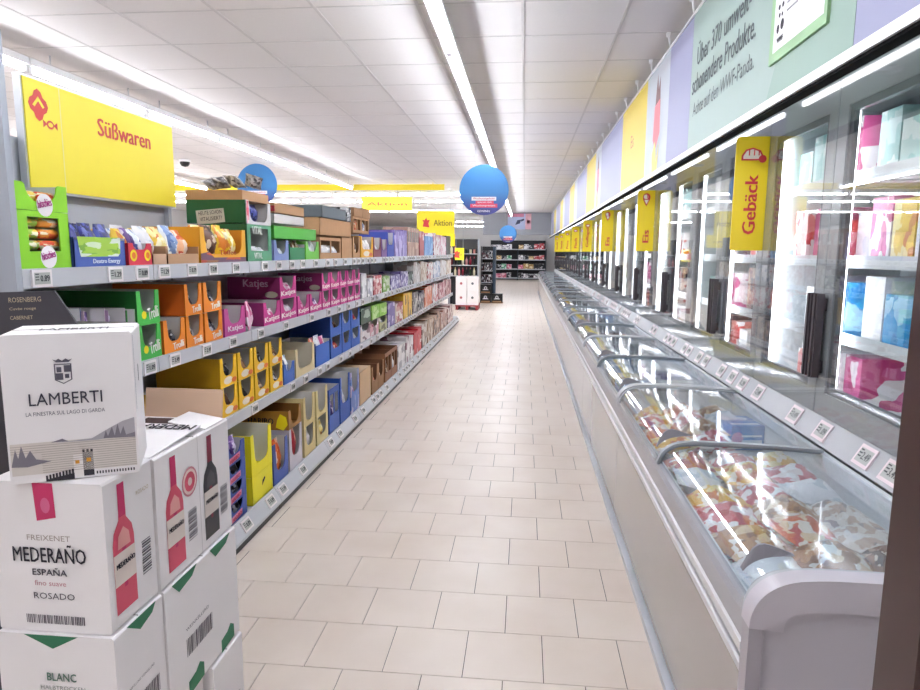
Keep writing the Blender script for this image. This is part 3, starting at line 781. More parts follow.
# ---- display trays
PC = {}
def C(h): return mat(h, .5, 0, .04, 8)
def tray(name, y0, y1, z0, z1, out, inn=GREYCARD, lip=.38, cut='u', d=.36, xf=XP, side=None, back=True, wallh=1.0, top=False):
    """open-fronted carton tray; front faces +x. Built in world coords, origin at its base."""
    m = MB(); t = .004; w = y1-y0; h = z1-z0; x0 = xf-d
    hs = h*wallh
    m.box(x0, xf, y0, y1, z0, z0+t, 0)
    sm = 2 if side else 0
    m.box(x0, xf, y0, y0+t, z0, z0+hs, 0, [0, 0, sm, 1, 0, 0]); m.box(x0, xf, y1-t, y1, z0, z0+hs, 0, [0, 0, 1, sm, 0, 0])
    if back: m.box(x0, x0+t, y0+t, y1-t, z0, z0+h, 0, [0, 0, 0, 0, 0, 1])
    if top: m.box(x0, xf, y0, y1, z1-t, z1, 0)
    L_ = h*lip
    b = min(w*.2, .05)
    if cut == 'u':
        r = min(w*.22, .06, h-L_-.001)
        pts = [(y0, z0), (y1, z0), (y1, z0+hs), (y1-b*.8, z0+hs), (y1-b, z0+L_+r)]
        for k in range(1, 5):
            a = math.pi/2*k/5; pts.append((y1-b-r+r*math.cos(a), z0+L_+r-r*math.sin(a)))
        pts += [(y1-b-r, z0+L_), (y0+b+r, z0+L_)]
        for k in range(1, 5):
            a = math.pi/2*k/5; pts.append((y0+b+r-r*math.sin(a), z0+L_+r-r*math.cos(a)))
        pts += [(y0+b, z0+L_+r), (y0+b*.8, z0+hs), (y0, z0+hs)]
        m.prism(pts, 0, xf-t, xf+.0005, 0)
    elif cut == 'window':
        m.box(xf-t, xf, y0, y1, z0, z0+L_, 0); m.box(xf-t, xf, y0, y0+b, z0+L_, z0+hs-.02, 0); m.box(xf-t, xf, y1-b, y1, z0+L_, z0+hs-.02, 0); m.box(xf-t, xf, y0, y1, z0+hs-.02, z0+hs, 0)
    elif cut == 'two':
        c = (y0+y1)/2
        m.box(xf-t, xf, y0, y1, z0, z0+L_, 0); m.box(xf-t, xf, y0, y1, z0+h*.86, z0+h, 0)
        for q in ((y0, y0+b*.6), (c-b*.3, c+b*.3), (y1-b*.6, y1)): m.box(xf-t, xf, q[0], q[1], z0+L_, z0+h*.86, 0)
    elif cut == 'lip':
        m.box(xf-t, xf, y0, y1, z0, z0+L_, 0)
    elif cut == 'closed':
        m.box(xf-t, xf, y0, y1, z0, z0+h, 0); m.box(x0, xf, y0, y1, z1-t, z1, 0)
    o = m.obj(name, [out, inn, side or out])
    c = Vector((xf-d/2, (y0+y1)/2, z0))
    o.data.transform(Matrix.Translation(-c)); o.location = c
    return o
def lettering(parent, body, o, u, v, length, height, mt, weight=.012, lift=.0015):
    m = MB(); text_into(m, body, o, u, v, length, height, 0, weight, lift)
    return under(m.obj('lettering', mt), parent)
def patch(parent, name, pts, o, u, v, mt, lift=.0012):
    m = MB(); flat_into(m, pts, o, u, v, 0, lift); return under(m.obj(name, mt), parent)
CAND = {'dark blue': pack('#1c2068', '#272d86', '#141744', '#5560b0', scale=6), 'black and silver': pack('#1c1b22', '#34323c', '#c9c9d2', '#57555f', scale=5), 'yellow': pack('#f0c52b', '#f8e69a', '#e0832c', '#fff3c8', scale=4),
        'purple': pack('#6b4a92', '#b59ac9', '#e9dff0', '#48307a', scale=4), 'red': pack('#c8303c', '#e87c55', '#f3c9b0', '#b01f35', scale=4), 'orange': pack('#e8742c', '#f4b98a', '#fbe6d2', '#d4502a', scale=4),
        'white and blue': pack('#e9eef5', '#ffffff', '#8aa3cf', '#5474b0', scale=4), 'pink': pack('#d95c96', '#f2c3d8', '#fbe9f1', '#b83a78', scale=4), 'brown': pack('#6d4634', '#a97e5c', '#e0cdb6', '#4c3025', scale=4),
        'green': pack('#4f9a3d', '#b9dc9c', '#e9f3df', '#2f7a35', scale=4), 'white': pack('#efeef0', '#ffffff', '#cfd3dc', '#e9e9ec', scale=4)}
def fill(y0, y1, z0, h, kinds, lv, n=None, xf=XP, lean=.06, d=.08, rows=1):
    w = y1-y0; n = n or max(1, round(w/.11)); g = 'sweets bags on the shelf unit'
    for k in range(n):
        kd = kinds[k % len(kinds)]; bw = (w-.02)/n
        for r in range(rows):
            o = bag('sweets_bag', bw*.99, h*RND.uniform(.93, 1.06), d*1.0, CAND[kd], (xf-.016-d*(.55+r), y0+.01+bw*(k+.5), z0+.006), (0, -lean+RND.uniform(-.03, .03), RND.uniform(-.08, .08)))
            reg(o, kd+' sweets bag', GN[lv], 'sweets bag', g, y0+bw*k+r*.001)
def yz(px, py): 
    p = at(px, py, 0, XP); return p.y, p.z
GRP = 'display trays on the sweets shelf unit'
def put(o, phrase, lv, cat='display tray', y=None): return reg(o, phrase, GN[lv], cat, GRP, o.location.y if y is None else y)
G1, G2 = C('#63b83a'), C('#2f8f3c')

# ---- top shelf
z0 = LV[0]
ya, _ = yz(20, 268); yb, _ = yz(72, 268); _, zt = yz(25, 210); _, zu = yz(20, 181)
LG = C('#8fd62a')
ya = max(ya, 1.908); 
for tier, (a, b) in enumerate(((z0, zt), (zt+.002, zu))):
    o = tray('display_tray', ya, yb, a, b, LG, GREYCARD, .32, 'u' if tier else 'window', .30)
    c = (a+(b-a)*.20); ym = (ya+yb)/2
    patch(o, 'round_badge', circ(0, 0, .038, 18), (XP, ym+.01, a+(b-a)*.22), Y_, Z_, mat('#f6f0f2', .5))
    lettering(o, 'hitschies', (XP, ym-.022, a+(b-a)*.22-.012), Vector((0, 1, .2)), Vector((0, -.2, 1)), .064, .026, mat('#b8328c', .5), .01, .003)
    reg(o, 'bright green sweets display tray with round badge, %s tier,' % ('upper' if tier else 'lower'), GN[0], 'display tray', GRP, ya)
    for r in range(3 if tier == 0 else 1):
        for k in range(2):
            wv = (yb-ya-.05)/2; cy = ya+.025+wv*(k+.5); cz = a+(b-a)*.32+.02+r*.038
            m = MB().lathe([(.004, 0), (.0165, .006), (.0165, wv-.012), (.004, wv-.004)], n=10)
            q = m.obj('sweets_roll', pack('#f09a3a', '#fbe9c9', '#e2552f', scale=3) if k else pack('#f2d24a', '#f7f2d8', '#9cc244', scale=3), None, (XP-.03, cy-wv/2, cz)); q.rotation_euler = (-math.pi/2, 0, 0)
            reg(q, ('orange' if k else 'yellow')+' wrapped sweets roll', ('the upper green tray' if tier else 'the lower green tray'), 'sweets roll', 'wrapped rolls in the green trays', cz)
# blue tray with navy bags
ya, _ = yz(75, 266); yb, _ = yz(126, 263); _, zl = yz(100, 241)
BL = C('#4a63b4')
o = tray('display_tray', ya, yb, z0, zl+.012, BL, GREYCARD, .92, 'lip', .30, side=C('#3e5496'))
patch(o, 'printed_window', [(.03, .035), (.035, .022), (yb-ya-.05, .022), (yb-ya-.035, .035), (yb-ya-.03, zl-z0-.006), (.02, zl-z0-.006)], (XP, ya, z0+.02), Y_, Z_, pack('#a9d24a', '#d9e9c9', '#e3efe0', '#7fb43c', scale=4))
lettering(o, 'Dextro Energy', (XP, ya+.10, z0+.012), Y_, Z_, yb-ya-.14, .022, mat('#e3ecf6', .5))
put(o, 'blue display tray with printed green window', 0)
_, zt = yz(100, 226); fill(ya+.03, yb-.01, z0, zt-z0, ['dark blue'], 0, 3, d=.08, rows=2)
# red tray with yellow dots
ya, _ = yz(129, 263); yb, _ = yz(152, 262); _, zl = yz(140, 248)
o = tray('display_tray', ya, yb, z0, zl+.02, C('#d8304a'), GREYCARD, .72, 'u', .30)
for k in (.2, .8):
    patch(o, 'yellow_dot', circ(0, 0, .024, 16), (XP, ya+(yb-ya)*k, z0+.045), Y_, Z_, YEL, .0018); patch(o, 'red_ring', circ(0, 0, .014, 12), (XP, ya+(yb-ya)*k, z0+.045), Y_, Z_, C('#e87a2a'), .0026)
put(o, 'red display tray with yellow dots', 0)
_, zt = yz(135, 229); fill(ya, yb, z0, zt-z0, ['yellow', 'purple', 'white and blue'], 0, 3, d=.09, rows=2)
for (x0, x1, yt, col, kinds, nm) in [(153, 167, 229, '#c7a183', ['white', 'purple'], 'kraft tray'), (168, 199, 229, '#c0956f', ['yellow', 'white and blue', 'orange'], 'wide kraft tray')]:
    ya, _ = yz(x0, 262); yb, _ = yz(x1, 261); _, zt = yz(x0+4, yt)
    o = tray('display_tray', ya, yb, z0, z0+.085, C(col), KRAFT2, .6, 'lip', .34); put(o, nm+' of leaning bags', 0)
    fill(ya, yb, z0, (zt-z0)*1.06, kinds, 0, None, lean=.22, d=.09, rows=2)
ya, _ = yz(201, 261); yb, _ = yz(246, 259); _, zt = yz(203, 227)
o = tray('display_tray', ya, yb, z0, zt, C('#efae2c'), C('#d7912a'), .27, 'u', .34)
patch(o, 'brown_band', [(0, .0), (yb-ya, .0), (yb-ya, .03), (.14, .03), (.09, .06), (0, .05)], (XP, ya, z0+.001), Y_, Z_, pack('#6d4560', '#9c6a48', '#c84f36', scale=4), .0015)
lettering(o, 'Toffee', (XP, ya+.2, z0+.045), Y_, Z_, .2, .025, mat('#b5491f', .5)); put(o, 'yellow display tray with printed brown band', 0)
fill(ya+.03, yb-.03, z0, .19, ['yellow', 'brown', 'yellow'], 0, 4, d=.09)
# green VITAL stack
ya, _ = yz(248, 262); yb, _ = yz(272, 260); _, zm = yz(248, 224); _, zt = yz(248, 200)
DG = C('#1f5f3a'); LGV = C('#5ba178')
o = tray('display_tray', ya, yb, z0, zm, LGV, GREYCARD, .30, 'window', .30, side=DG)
lettering(o, 'VITAL', (XP, ya+.07, zm-.055), Y_, Z_, .15, .045, mat('#e9efe9', .5)); lettering(o, 'VITAL', (XP, ya+.09, z0+.02), Y_, Z_, .12, .035, mat('#e9efe9', .5)); put(o, 'pale green display tray with white lettering, dark green side,', 0)
fill(ya+.02, yb-.02, z0, .085, ['white'], 0, 3, d=.06)
o2 = tray('display_tray', ya, yb, zm+.002, zt, mat('#d7d5d8', .6), GREYCARD, .12, 'u', .36, side=DG)
c = Vector((XP-.20, ya, (zm+zt)/2-.03))
m = MB(); flat_into(m, rect(-.10, -.035, .07, .045), c, Vector((.99, 0, .09)), Vector((-.09, 0, .99)), 0, .0015); under(m.obj('white_label', mat('#d9d8cf', .6)), o2)
lettering(o2, 'HEUTE SCHON', c+Vector((-.085, 0, .008)), Vector((.99, 0, .09)), Vector((-.09, 0, .99)), .14, .022, INK, .01, .003); lettering(o2, 'VITALISIERT?', c+Vector((-.078, 0, -.026)), Vector((.99, 0, .09)), Vector((-.09, 0, .99)), .135, .022, INK, .01, .003)
patch(o2, 'pink_strip', rect(0, 0, .03, zt-zm-.01), (XP, ya+.004, zm+.006), Y_, Z_, pack('#e0506e', '#f5d4da', scale=3), .002)
put(o2, 'dark green carton with white slanted label stacked', 0)
fill(ya+.03, yb-.1, zm+.002, (zt-zm)*.8, ['dark blue'], 0, 2, d=.06)
kz = zt
m = MB(); kb = carton_simple('kraft_carton', XP-.36, XP-.02, ya+.0, yb+.02, kz, kz+.055, KRAFT); tag(kb, 'flat kraft carton lying on the dark green carton of the top shelf', 'carton')
for k in range(4):
    q = bag('foil_bag', .10, .12, .06, pack('#8f8f93', '#bcbcc0', '#5e5e64', '#d9d9dc', scale=6), (XP-.22+.06*k, ya+.14+.02*k, kz+.085), (.3*k-.4, -1.25+.1*k, .5*k)); reg(q, 'grey foil bag', 'the kraft carton beside the blue disc', 'bag', 'grey foil bags on the kraft carton', k)
# goods right of the green stack
def simple(px0, px1, pyb, pyt, lv, name, phrase, out, lip=.4, cut='u', inn=GREYCARD, z0=None, kinds=None, d=.34, letter=None, lc='#f4f0f0', cat='display tray', side=None, fh=.6, n=None):
    zb = LV[lv] if z0 is None else z0
    ya, _ = yz(px0, pyb); yb, _ = yz(px1, pyb); _, zt = yz(px0, pyt)
    ya += .002; yb -= .002
    if zt < zb+.03: zt = zb+.03
    if lv > 0: zt = min(zt, LV[lv-1]-.082)
    oc = out if not isinstance(out, str) else C(out)
    n_ = max(1, round((yb-ya)/.34)) if yb > 6.5 else 1
    if n_ > 1:
        step = (yb-ya)/n_
        for k in range(n_):
            hv = zb+(zt-zb)*(RND.uniform(.86, 1) if cut == 'closed' else 1)
            o = tray(name, ya+k*step+.004, ya+(k+1)*step-.004, zb, hv, oc, inn, lip, cut, d, side=side); put(o, phrase, lv, cat)
            if kinds: fill(ya+k*step+.012, ya+(k+1)*step-.012, zb, (zt-zb)*fh, [kinds[k % len(kinds)]], lv, 2, d=.06)
        return ya, yb, zt, o
    o = tray(name, ya, yb, zb, zt, oc, inn, lip, cut, d, side=side)
    if letter: lettering(o, letter, (XP, ya+(yb-ya)*.14, zb+(zt-zb)*lip*.25), Y_, Z_, (yb-ya)*.72, min((zt-zb)*lip*.6, .04), mat(lc, .5))
    put(o, phrase, lv, cat)
    if kinds: fill(ya+.008, yb-.008, zb, (zt-zb)*fh, kinds, lv, n, d=.06)
    return ya, yb, zt, o
simple(274, 289, 260, 240, 0, 'display_tray', 'white and blue low tray', '#7f8fc4', .35, 'u', kinds=['white and blue'])
simple(290, 305, 260, 244, 0, 'display_tray', 'dark green low tray', '#2f8a58', .8, 'lip', kinds=['brown'], fh=1.2)
_, _, zt, _ = simple(306, 319, 260, 241, 0, 'display_tray', 'light green low tray', '#6fc04a', .45, 'u', kinds=['white'], fh=1.1)
ya, yb, zt, _ = simple(274, 316, 237, 225, 0, 'display_tray', 'grass green upper tray', '#4fb23c', .95, 'lip', z0=zt+.005, kinds=['white'], fh=.9, side=C('#3f9d35'))
ya, yb, zt, _ = simple(274, 304, 224, 213, 0, 'sweets_carton', 'white upper carton', '#dcd8d6', 1, 'closed', z0=zt+.012, cat='carton', d=.3)
simple(274, 304, 213, 202, 0, 'sweets_carton', 'kraft upper carton with red print', pack('#b98f68', '#b98f68', '#b08660', '#b5323f', scale=2.2, rough=.8), 1, 'closed', z0=zt+.002, cat='carton', d=.28)
_, _, zt, _ = simple(320, 341, 258, 237, 0, 'display_tray', 'kraft tray with two windows', KRAFT, .3, 'two', inn=KRAFT2, kinds=['white'])
_, _, zt2, _ = simple(342, 352, 258, 237, 0, 'sweets_carton', 'narrow kraft carton', KRAFT, 1, 'closed', cat='carton')
ya, yb, zt3, _ = simple(320, 351, 237, 217, 0, 'sweets_carton', 'large kraft carton stacked', KRAFT, 1, 'closed', z0=max(zt, zt2)+.002, cat='carton')
simple(322, 346, 216, 205, 0, 'sweets_carton', 'dark slate carton stacked', '#5a646b', 1, 'closed', z0=zt3+.002, cat='carton', d=.36)
simple(346.5, 351, 216, 207, 0, 'sweets_carton', 'black and white patterned small carton', pack('#2a2a2e', '#e9e9e9', '#8a8a8e', scale=6), 1, 'closed', z0=zt3+.002, cat='carton', d=.3)
ya, yb, zt, _ = simple(353, 360, 257, 236, 0, 'display_tray', 'kraft window tray with brown bags', KRAFT, .25, 'u', inn=KRAFT2, kinds=['brown'], fh=.8)
ya, yb, zt, _ = simple(353, 369, 233, 216, 0, 'display_tray', 'upper kraft window tray', KRAFT, .2, 'two', inn=KRAFT2, z0=zt+.03, kinds=['orange', 'white and blue'], fh=.8)
simple(354, 370, 214, 206, 0, 'sweets_carton', 'topmost kraft carton', KRAFT2, 1, 'closed', z0=zt+.002, cat='carton', d=.3)
simple(361, 373, 256.5, 236, 0, 'display_tray', 'golden yellow tray', '#f0b21e', .4, 'u', kinds=['white'], fh=.8)
simple(373.5, 381, 256, 237, 0, 'display_tray', 'maroon tray', '#7d3040', .4, 'u', kinds=['white', 'brown'])
simple(381.5, 387, 256, 239, 0, 'display_tray', 'violet tray', '#7b5590', .4, 'u', kinds=['white'])
simple(387.5, 394, 256, 232, 0, 'display_tray', 'deep blue tray', '#3a4fae', .5, 'u', kinds=['white and blue', 'green'])
simple(394.5, 407, 255, 227, 0, 'sweets_carton', 'tall lilac carton', pack('#7d68b4', '#8f7cc4', '#6a55a4', '#c0b4e0', scale=3), 1, 'closed', cat='carton')
simple(407.5, 419, 255, 227, 0, 'display_tray', 'tall kraft tray', pack('#b58f80', '#c9a996', '#a3786a', scale=3), .5, 'two', kinds=['white'])
simple(419.5, 424, 255, 231, 0, 'sweets_carton', 'red and white carton', pack('#b03a48', '#efe6e6', '#c9a0a8', scale=4), 1, 'closed', cat='carton')
simple(424.5, 433, 254.7, 234, 0, 'sweets_carton', 'sky blue carton', pack('#6ea3dc', '#9cc3ea', '#4b83c4', scale=4), 1, 'closed', cat='carton')
simple(433.5, 440, 254.7, 232, 0, 'sweets_carton', 'white and crimson carton', pack('#efe9ea', '#b0405a', '#f4f0f0', '#d69aa8', scale=5), 1, 'closed', cat='carton')
simple(440.3, 446, 254.7, 234, 0, 'sweets_carton', 'pale pink carton', pack('#efe0e4', '#d98aa6', '#fbf4f6', scale=5), 1, 'closed', cat='carton')
simple(446.3, 450.5, 254.7, 235, 0, 'sweets_carton', 'near black carton', pack('#26242a', '#3a3f3a', '#54505a', scale=5), 1, 'closed', cat='carton')

# ---- second shelf
z0 = LV[1]
ya, zb = yz(140, 362); yb, _ = yz(162, 355); _, zm = yz(139, 326); _, zt = yz(139, 291)
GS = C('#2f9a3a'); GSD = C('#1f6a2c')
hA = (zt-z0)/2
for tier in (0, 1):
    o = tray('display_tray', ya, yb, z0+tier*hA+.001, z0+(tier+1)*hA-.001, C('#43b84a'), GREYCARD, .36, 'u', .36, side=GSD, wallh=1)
    lettering(o, 'Trolli', (XP, ya+(yb-ya)*.48, z0+tier*hA+.02), Vector((0, .98, .15)), Vector((0, -.15, .98)), (yb-ya)*.46, .05, mat('#f4f1ee', .5)); patch(o, 'yellow_spot', circ(0, 0, .018, 10), (XP, ya+.05, z0+tier*hA+.045), Y_, Z_, YEL)
    reg(o, 'green %s tier display tray with white lettering' % ('upper' if tier else 'lower'), GN[1], 'display tray', GRP, ya)
# goods in the dark behind the wine boxes
for k, (x0, x1, yt, cc) in enumerate([(52, 84, 318, '#34508c'), (86, 108, 317, '#b9a2b0'), (110, 128, 316, '#a98ab0'), (129, 138, 316, '#4fa050')]):
    simple(x0, x1, 352, yt-6, 1, 'display_tray', 'low tray half hidden behind the wine carton', cc, .6, 'lip', kinds=['purple', 'white and blue'] if k < 3 else None, fh=.9)
ORG = C('#f08a1e')
def row2(cols, z0, hh, out, lip, lv, phrase, letter=None, lx=.40, lw=.5, lh=.62, lc='#f7efe8', kinds=None, side=None, up=None, d=.36, skip=(), cut='u', slant=.1):
    for k, (a, b) in enumerate(cols):
        ya, _ = yz(a[0], a[1]); yb, _ = yz(b[0], b[1]); ya += .001; yb -= .001
        for tier in range(2):
            if (tier, k) in skip: continue
            zz = z0+tier*hh+.001
            o = tray('display_tray', ya, yb, zz, zz+hh-.002, out, GREYCARD, lip, cut, d, side=side)
            if letter:
                s = slant; lettering(o, letter, (XP, ya+(yb-ya)*lx, zz+hh*.06), Vector((0, 1, s)), Vector((0, -s, 1)), (yb-ya)*lw, hh*lip*lh, mat(lc, .5), .022)
            reg(o, phrase % ('upper' if tier else 'lower'), GN[lv], 'display tray', GRP, ya)
            if kinds: fill(ya+.012, yb-.012, zz, hh*.62, [kinds[(k+tier) % len(kinds)]], lv, max(1, round((yb-ya)/.12)), d=.06)
_, zo = yz(187, 284); hO = (zo-z0)/2
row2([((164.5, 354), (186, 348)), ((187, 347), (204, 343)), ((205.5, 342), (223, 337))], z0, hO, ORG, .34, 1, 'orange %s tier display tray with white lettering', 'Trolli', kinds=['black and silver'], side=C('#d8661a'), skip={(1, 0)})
ya, yb, zt, o = simple(225, 246, 338, 309, 1, 'display_tray', 'single pink tray with white lettering beside orange trays', '#c64a94', .42, 'u', letter='Katjes')
q = bag('sweets_bag', .12, .17, .05, CAND['pink'], (XP+.0, yb+.06, z0+.004), (0, -.1, .3)); reg(q, 'standing pink sweets bag beside the single pink tray', GN[1], 'sweets bag', 'sweets bags on the shelf unit', yb)
_, zk = yz(283, 277); hK = (zk-z0)/2
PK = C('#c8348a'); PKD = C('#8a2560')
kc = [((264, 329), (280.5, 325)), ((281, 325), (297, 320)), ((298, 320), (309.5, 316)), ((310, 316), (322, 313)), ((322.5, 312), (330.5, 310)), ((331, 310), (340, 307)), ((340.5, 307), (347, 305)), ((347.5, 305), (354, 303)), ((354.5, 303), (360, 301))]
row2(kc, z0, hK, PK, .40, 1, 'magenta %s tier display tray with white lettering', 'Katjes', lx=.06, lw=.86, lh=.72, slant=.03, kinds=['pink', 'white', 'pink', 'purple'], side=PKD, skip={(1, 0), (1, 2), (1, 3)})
def sidetext(px, py, body, zc, length, h, pad=.02, badge=False):
    y, _ = yz(px, py); y += .001
    o = link('lettering', None); COL.objects.unlink(o); bpy.data.objects.remove(o)
    for t in REG:
        ob = t[0]
        if t[3] == 'display tray' and abs((ob.location.y-ob.dimensions.y/2)-y) < .02 and ob.location.z > zc-hK: host = ob
    lettering(host, body, (XP-pad-length-.06, y-.0002, zc), X_, Z_, length, h, mat('#c7a9bb', .5), .02)
    if badge: patch(host, 'badge', circ(0, 0, .045, 14, .022), (XP-.06, y-.0002, zc-.035), X_, Z_, mat('#a9a08c', .6)); 
bpy.context.view_layer.update()
sidetext(281, 325, 'Katjes', z0+hK*1.45, .17, .065, badge=True)
sidetext(322.5, 312, 'Katjes', z0+hK*1.45, .16, .06, badge=True)
# farther goods of the second shelf
for (x0, x1, yb_, yt, ph, cc) in [(361.5, 367, 300, 274, 'white bottle shaped carton', pack('#e4e2e4', '#f4f4f4', '#b9b9c0', scale=4)), (367.5, 373, 298, 279, 'grey white carton', pack('#dcdade', '#f2f0f0', '#aab', scale=4) if False else pack('#dcdade', '#f2f0f0', '#aaaabb', scale=4)),
        (373.5, 382, 296, 276, 'red and white carton', pack('#c8505c', '#f0e3e0', '#e6b9b4', scale=5)), (382.5, 390, 293, 277, 'green and white carton', pack('#7fb04a', '#e9efe0', '#c9d8b4', scale=5)),
        (390.5, 400, 291, 274, 'violet carton', pack('#6f64a8', '#a9a2cf', '#e0dcee', scale=5)), (400.5, 408, 288, 271, 'lilac and white carton', pack('#8d7cb8', '#e4def0', '#5c4f94', scale=5)), (408.5, 413, 286, 272, 'black and green carton', pack('#26302a', '#4f6a58', '#d8dcd8', scale=5)),
        (413.5, 420, 284, 262, 'pale grey tall carton', pack('#d3cdc9', '#ece8e4', '#b8a49c', scale=5)), (420.5, 427, 282, 260, 'pale beige tall carton', pack('#d9cbbb', '#f0e9e0', '#c09c86', scale=5)), (427.5, 433, 280, 259, 'white and red tall carton', pack('#ece6e4', '#f6f2f0', '#c66a6a', scale=5)),
        (433.5, 440, 278, 259, 'white and blue tall carton', pack('#e9e9ee', '#f6f6f8', '#8fa3c4', scale=5)), (440.5, 446, 276.5, 258, 'white tall carton', pack('#f0eeee', '#f9f8f8', '#d8c9c4', scale=5)), (446.5, 451, 275, 258, 'cream tall carton', pack('#ecdfd0', '#f6f0e8', '#c8a890', scale=5))]:
    simple(x0, x1, yb_, yt, 1, 'sweets_carton', ph, cc, .55, 'closed', cat='carton', d=.30)

# ---- third shelf
z0 = LV[2]
YT = C('#f0bd18')
_, zy = yz(223, 358); hY = (zy-z0)/2*1.0
cols = [((201, 431), (221, 420)), ((222, 420), (238.5, 411)), ((239.5, 411), (254.5, 402)), ((255.5, 402), (269.5, 394)), ((270.5, 394), (283, 386))]
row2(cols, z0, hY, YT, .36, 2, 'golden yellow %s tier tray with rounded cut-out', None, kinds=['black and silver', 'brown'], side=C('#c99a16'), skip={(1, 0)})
for k, (a, b) in enumerate(cols[1:]):
    pass
for t in list(REG):
    if t[1].startswith('golden yellow'):
        ob = t[0]; w_ = ob.dimensions.y; h_ = ob.dimensions.z
        patch(ob, 'white_blob', circ(0, 0, w_*.26, 12, h_*.13), (XP, ob.location.y-w_*.05, ob.location.z+h_*.2), Y_, Z_, mat('#efe4d2', .5), .0015)
        patch(ob, 'orange_blob', circ(0, 0, w_*.16, 10, h_*.09), (XP, ob.location.y+w_*.30, ob.location.z+h_*.16), Y_, Z_, mat('#e2702a', .5), .0022)
# torn tray and empty places at the near end
ya, _ = yz(180, 440); yb, _ = yz(200, 431)
o = tray('display_tray', ya, yb, z0, z0+hY*1.1, YT, C('#d9a80f'), .5, 'u', .30); put(o, 'torn golden yellow tray at the near end', 2)
simple(284, 295, 385, 365, 2, 'display_tray', 'small blue tray with tall white bag', '#3f6cc0', .62, 'u', kinds=['white and blue'], fh=1.25)
simple(296, 315, 378, 350, 2, 'display_tray', 'cream tray with cut-out', '#d9c69a', .25, 'u', inn=mat('#d8d2c4', .8))
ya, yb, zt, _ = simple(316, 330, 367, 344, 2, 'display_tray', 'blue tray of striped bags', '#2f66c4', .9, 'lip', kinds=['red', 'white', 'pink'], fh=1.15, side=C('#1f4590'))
BLU = C('#2f62bf')
_, zb2 = yz(333, 316); hB = (zb2-z0)/2
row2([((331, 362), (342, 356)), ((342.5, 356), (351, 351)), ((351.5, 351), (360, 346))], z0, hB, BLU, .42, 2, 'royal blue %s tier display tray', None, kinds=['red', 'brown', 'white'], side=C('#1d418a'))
ya, yb, zt, _ = simple(360.5, 379, 346, 326, 2, 'display_tray', 'white and pink tray', pack('#ece4e4', '#f6f0f0', '#dca6b4', '#8a6a72', scale=4), .6, 'u', kinds=['white', 'pink'])
ya, yb, zt2, _ = simple(379.5, 387, 337, 318, 2, 'display_tray', 'olive and white tray', pack('#b9bf8a', '#eceadc', '#6d7050', scale=4), .6, 'u', kinds=['white'])
zz = max(zt, zt2)+.003
simple(361, 371, 325, 309, 2, 'sweets_carton', 'dark green carton stacked', pack('#24472c', '#2f5a36', '#9fb59f', scale=3), 1, 'closed', z0=zz, cat='carton', d=.3)
simple(371.5, 387, 323, 306, 2, 'sweets_carton', 'lime green carton stacked', pack('#7cc22e', '#8fd03c', '#bfe08f', scale=3), 1, 'closed', z0=zz, cat='carton', d=.3)
for (x0, x1, yb_, yt, ph, cc) in [(388, 395, 330, 304, 'violet tray', pack('#6a58a4', '#a496c8', '#d8d0e8', scale=4)), (395.5, 403, 326, 304, 'red and white carton', pack('#b8434a', '#efe0d8', '#d8a498', scale=5)), (403.5, 412, 321, 291, 'tall golden yellow carton', pack('#ecb818', '#f2cc4a', '#e8a80e', '#6a5020', scale=3)),
        (412.5, 418, 316, 293, 'grey carton', pack('#8a8488', '#c9c4c4', '#5c565c', scale=5)), (418.5, 424, 313, 291, 'dark and white carton', pack('#4a4a5c', '#d8d4d6', '#8a8494', scale=5)), (424.5, 432, 309, 285, 'orange and white carton', pack('#de6a3a', '#f0ddd2', '#e8a07c', scale=5)),
        (432.5, 438, 304, 282, 'white and red carton', pack('#efe9e8', '#f8f4f4', '#c8505c', scale=5)), (438.5, 445, 301, 280, 'pink and white carton', pack('#d9a0a8', '#f4ebea', '#b85a6c', scale=5)), (445.3, 451, 297, 278, 'dark red carton', pack('#8f3f4c', '#e8d6d4', '#c48a90', scale=5))]:
    simple(x0, x1, yb_, yt, 2, 'sweets_carton', ph, cc, .6, 'closed', cat='carton', d=.3)

# ---- bottom shelf (front edge a little farther out)
XSAVE = XP; XP = -1.492
z0 = LV[3]
tray.__defaults__ = tuple(XP if v == XSAVE else v for v in tray.__defaults__)
fill.__defaults__ = tuple(XP if v == XSAVE else v for v in fill.__defaults__)
ya, _ = yz(228, 524); yb, _ = yz(247, 506); _, zt = yz(228, 448); hB = (zt-z0)/4
for k in range(4):
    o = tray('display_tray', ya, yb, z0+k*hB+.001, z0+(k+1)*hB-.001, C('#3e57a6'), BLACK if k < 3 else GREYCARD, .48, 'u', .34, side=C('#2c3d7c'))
    patch(o, 'pink_label', rect(0, 0, (yb-ya)*.55, hB*.30), (XP, ya+(yb-ya)*.18, z0+k*hB+hB*.08), Vector((0, 1, .08)), Z_, mat('#e58aa4', .5), .0015)
    lettering(o, 'HARIBO', (XP, ya+(yb-ya)*.22, z0+k*hB+hB*.12), Vector((0, 1, .08)), Z_, (yb-ya)*.45, hB*.2, mat('#c22f4c', .5), .012, .003)
    reg(o, 'blue display tray with pink label, tier %s from floor,' % ['one', 'two', 'three', 'four'][k], GN[3], 'display tray', GRP, ya)
    fill(ya+.01, yb-.01, z0+k*hB+.001, hB*(.85 if k < 3 else 1.1), ['purple' if k == 3 else 'black and silver'], 3, 2, d=.06)
ya, _ = yz(253, 508); yb, _ = yz(273, 489); _, zt = yz(253, 435); _, zm = yz(253, 478)
YL = C('#f0e41e')
o = tray('display_tray', ya, yb, z0, zm, YL, GREYCARD, 1, 'lip', .36); patch(o, 'black_mark', [(0, 0), (.05, .03), (.045, .045), (.01, .03)], (XP, ya+(yb-ya)*.45, z0+(zm-z0)*.45), Y_, Z_, INK); put(o, 'lower lemon yellow tray', 3)
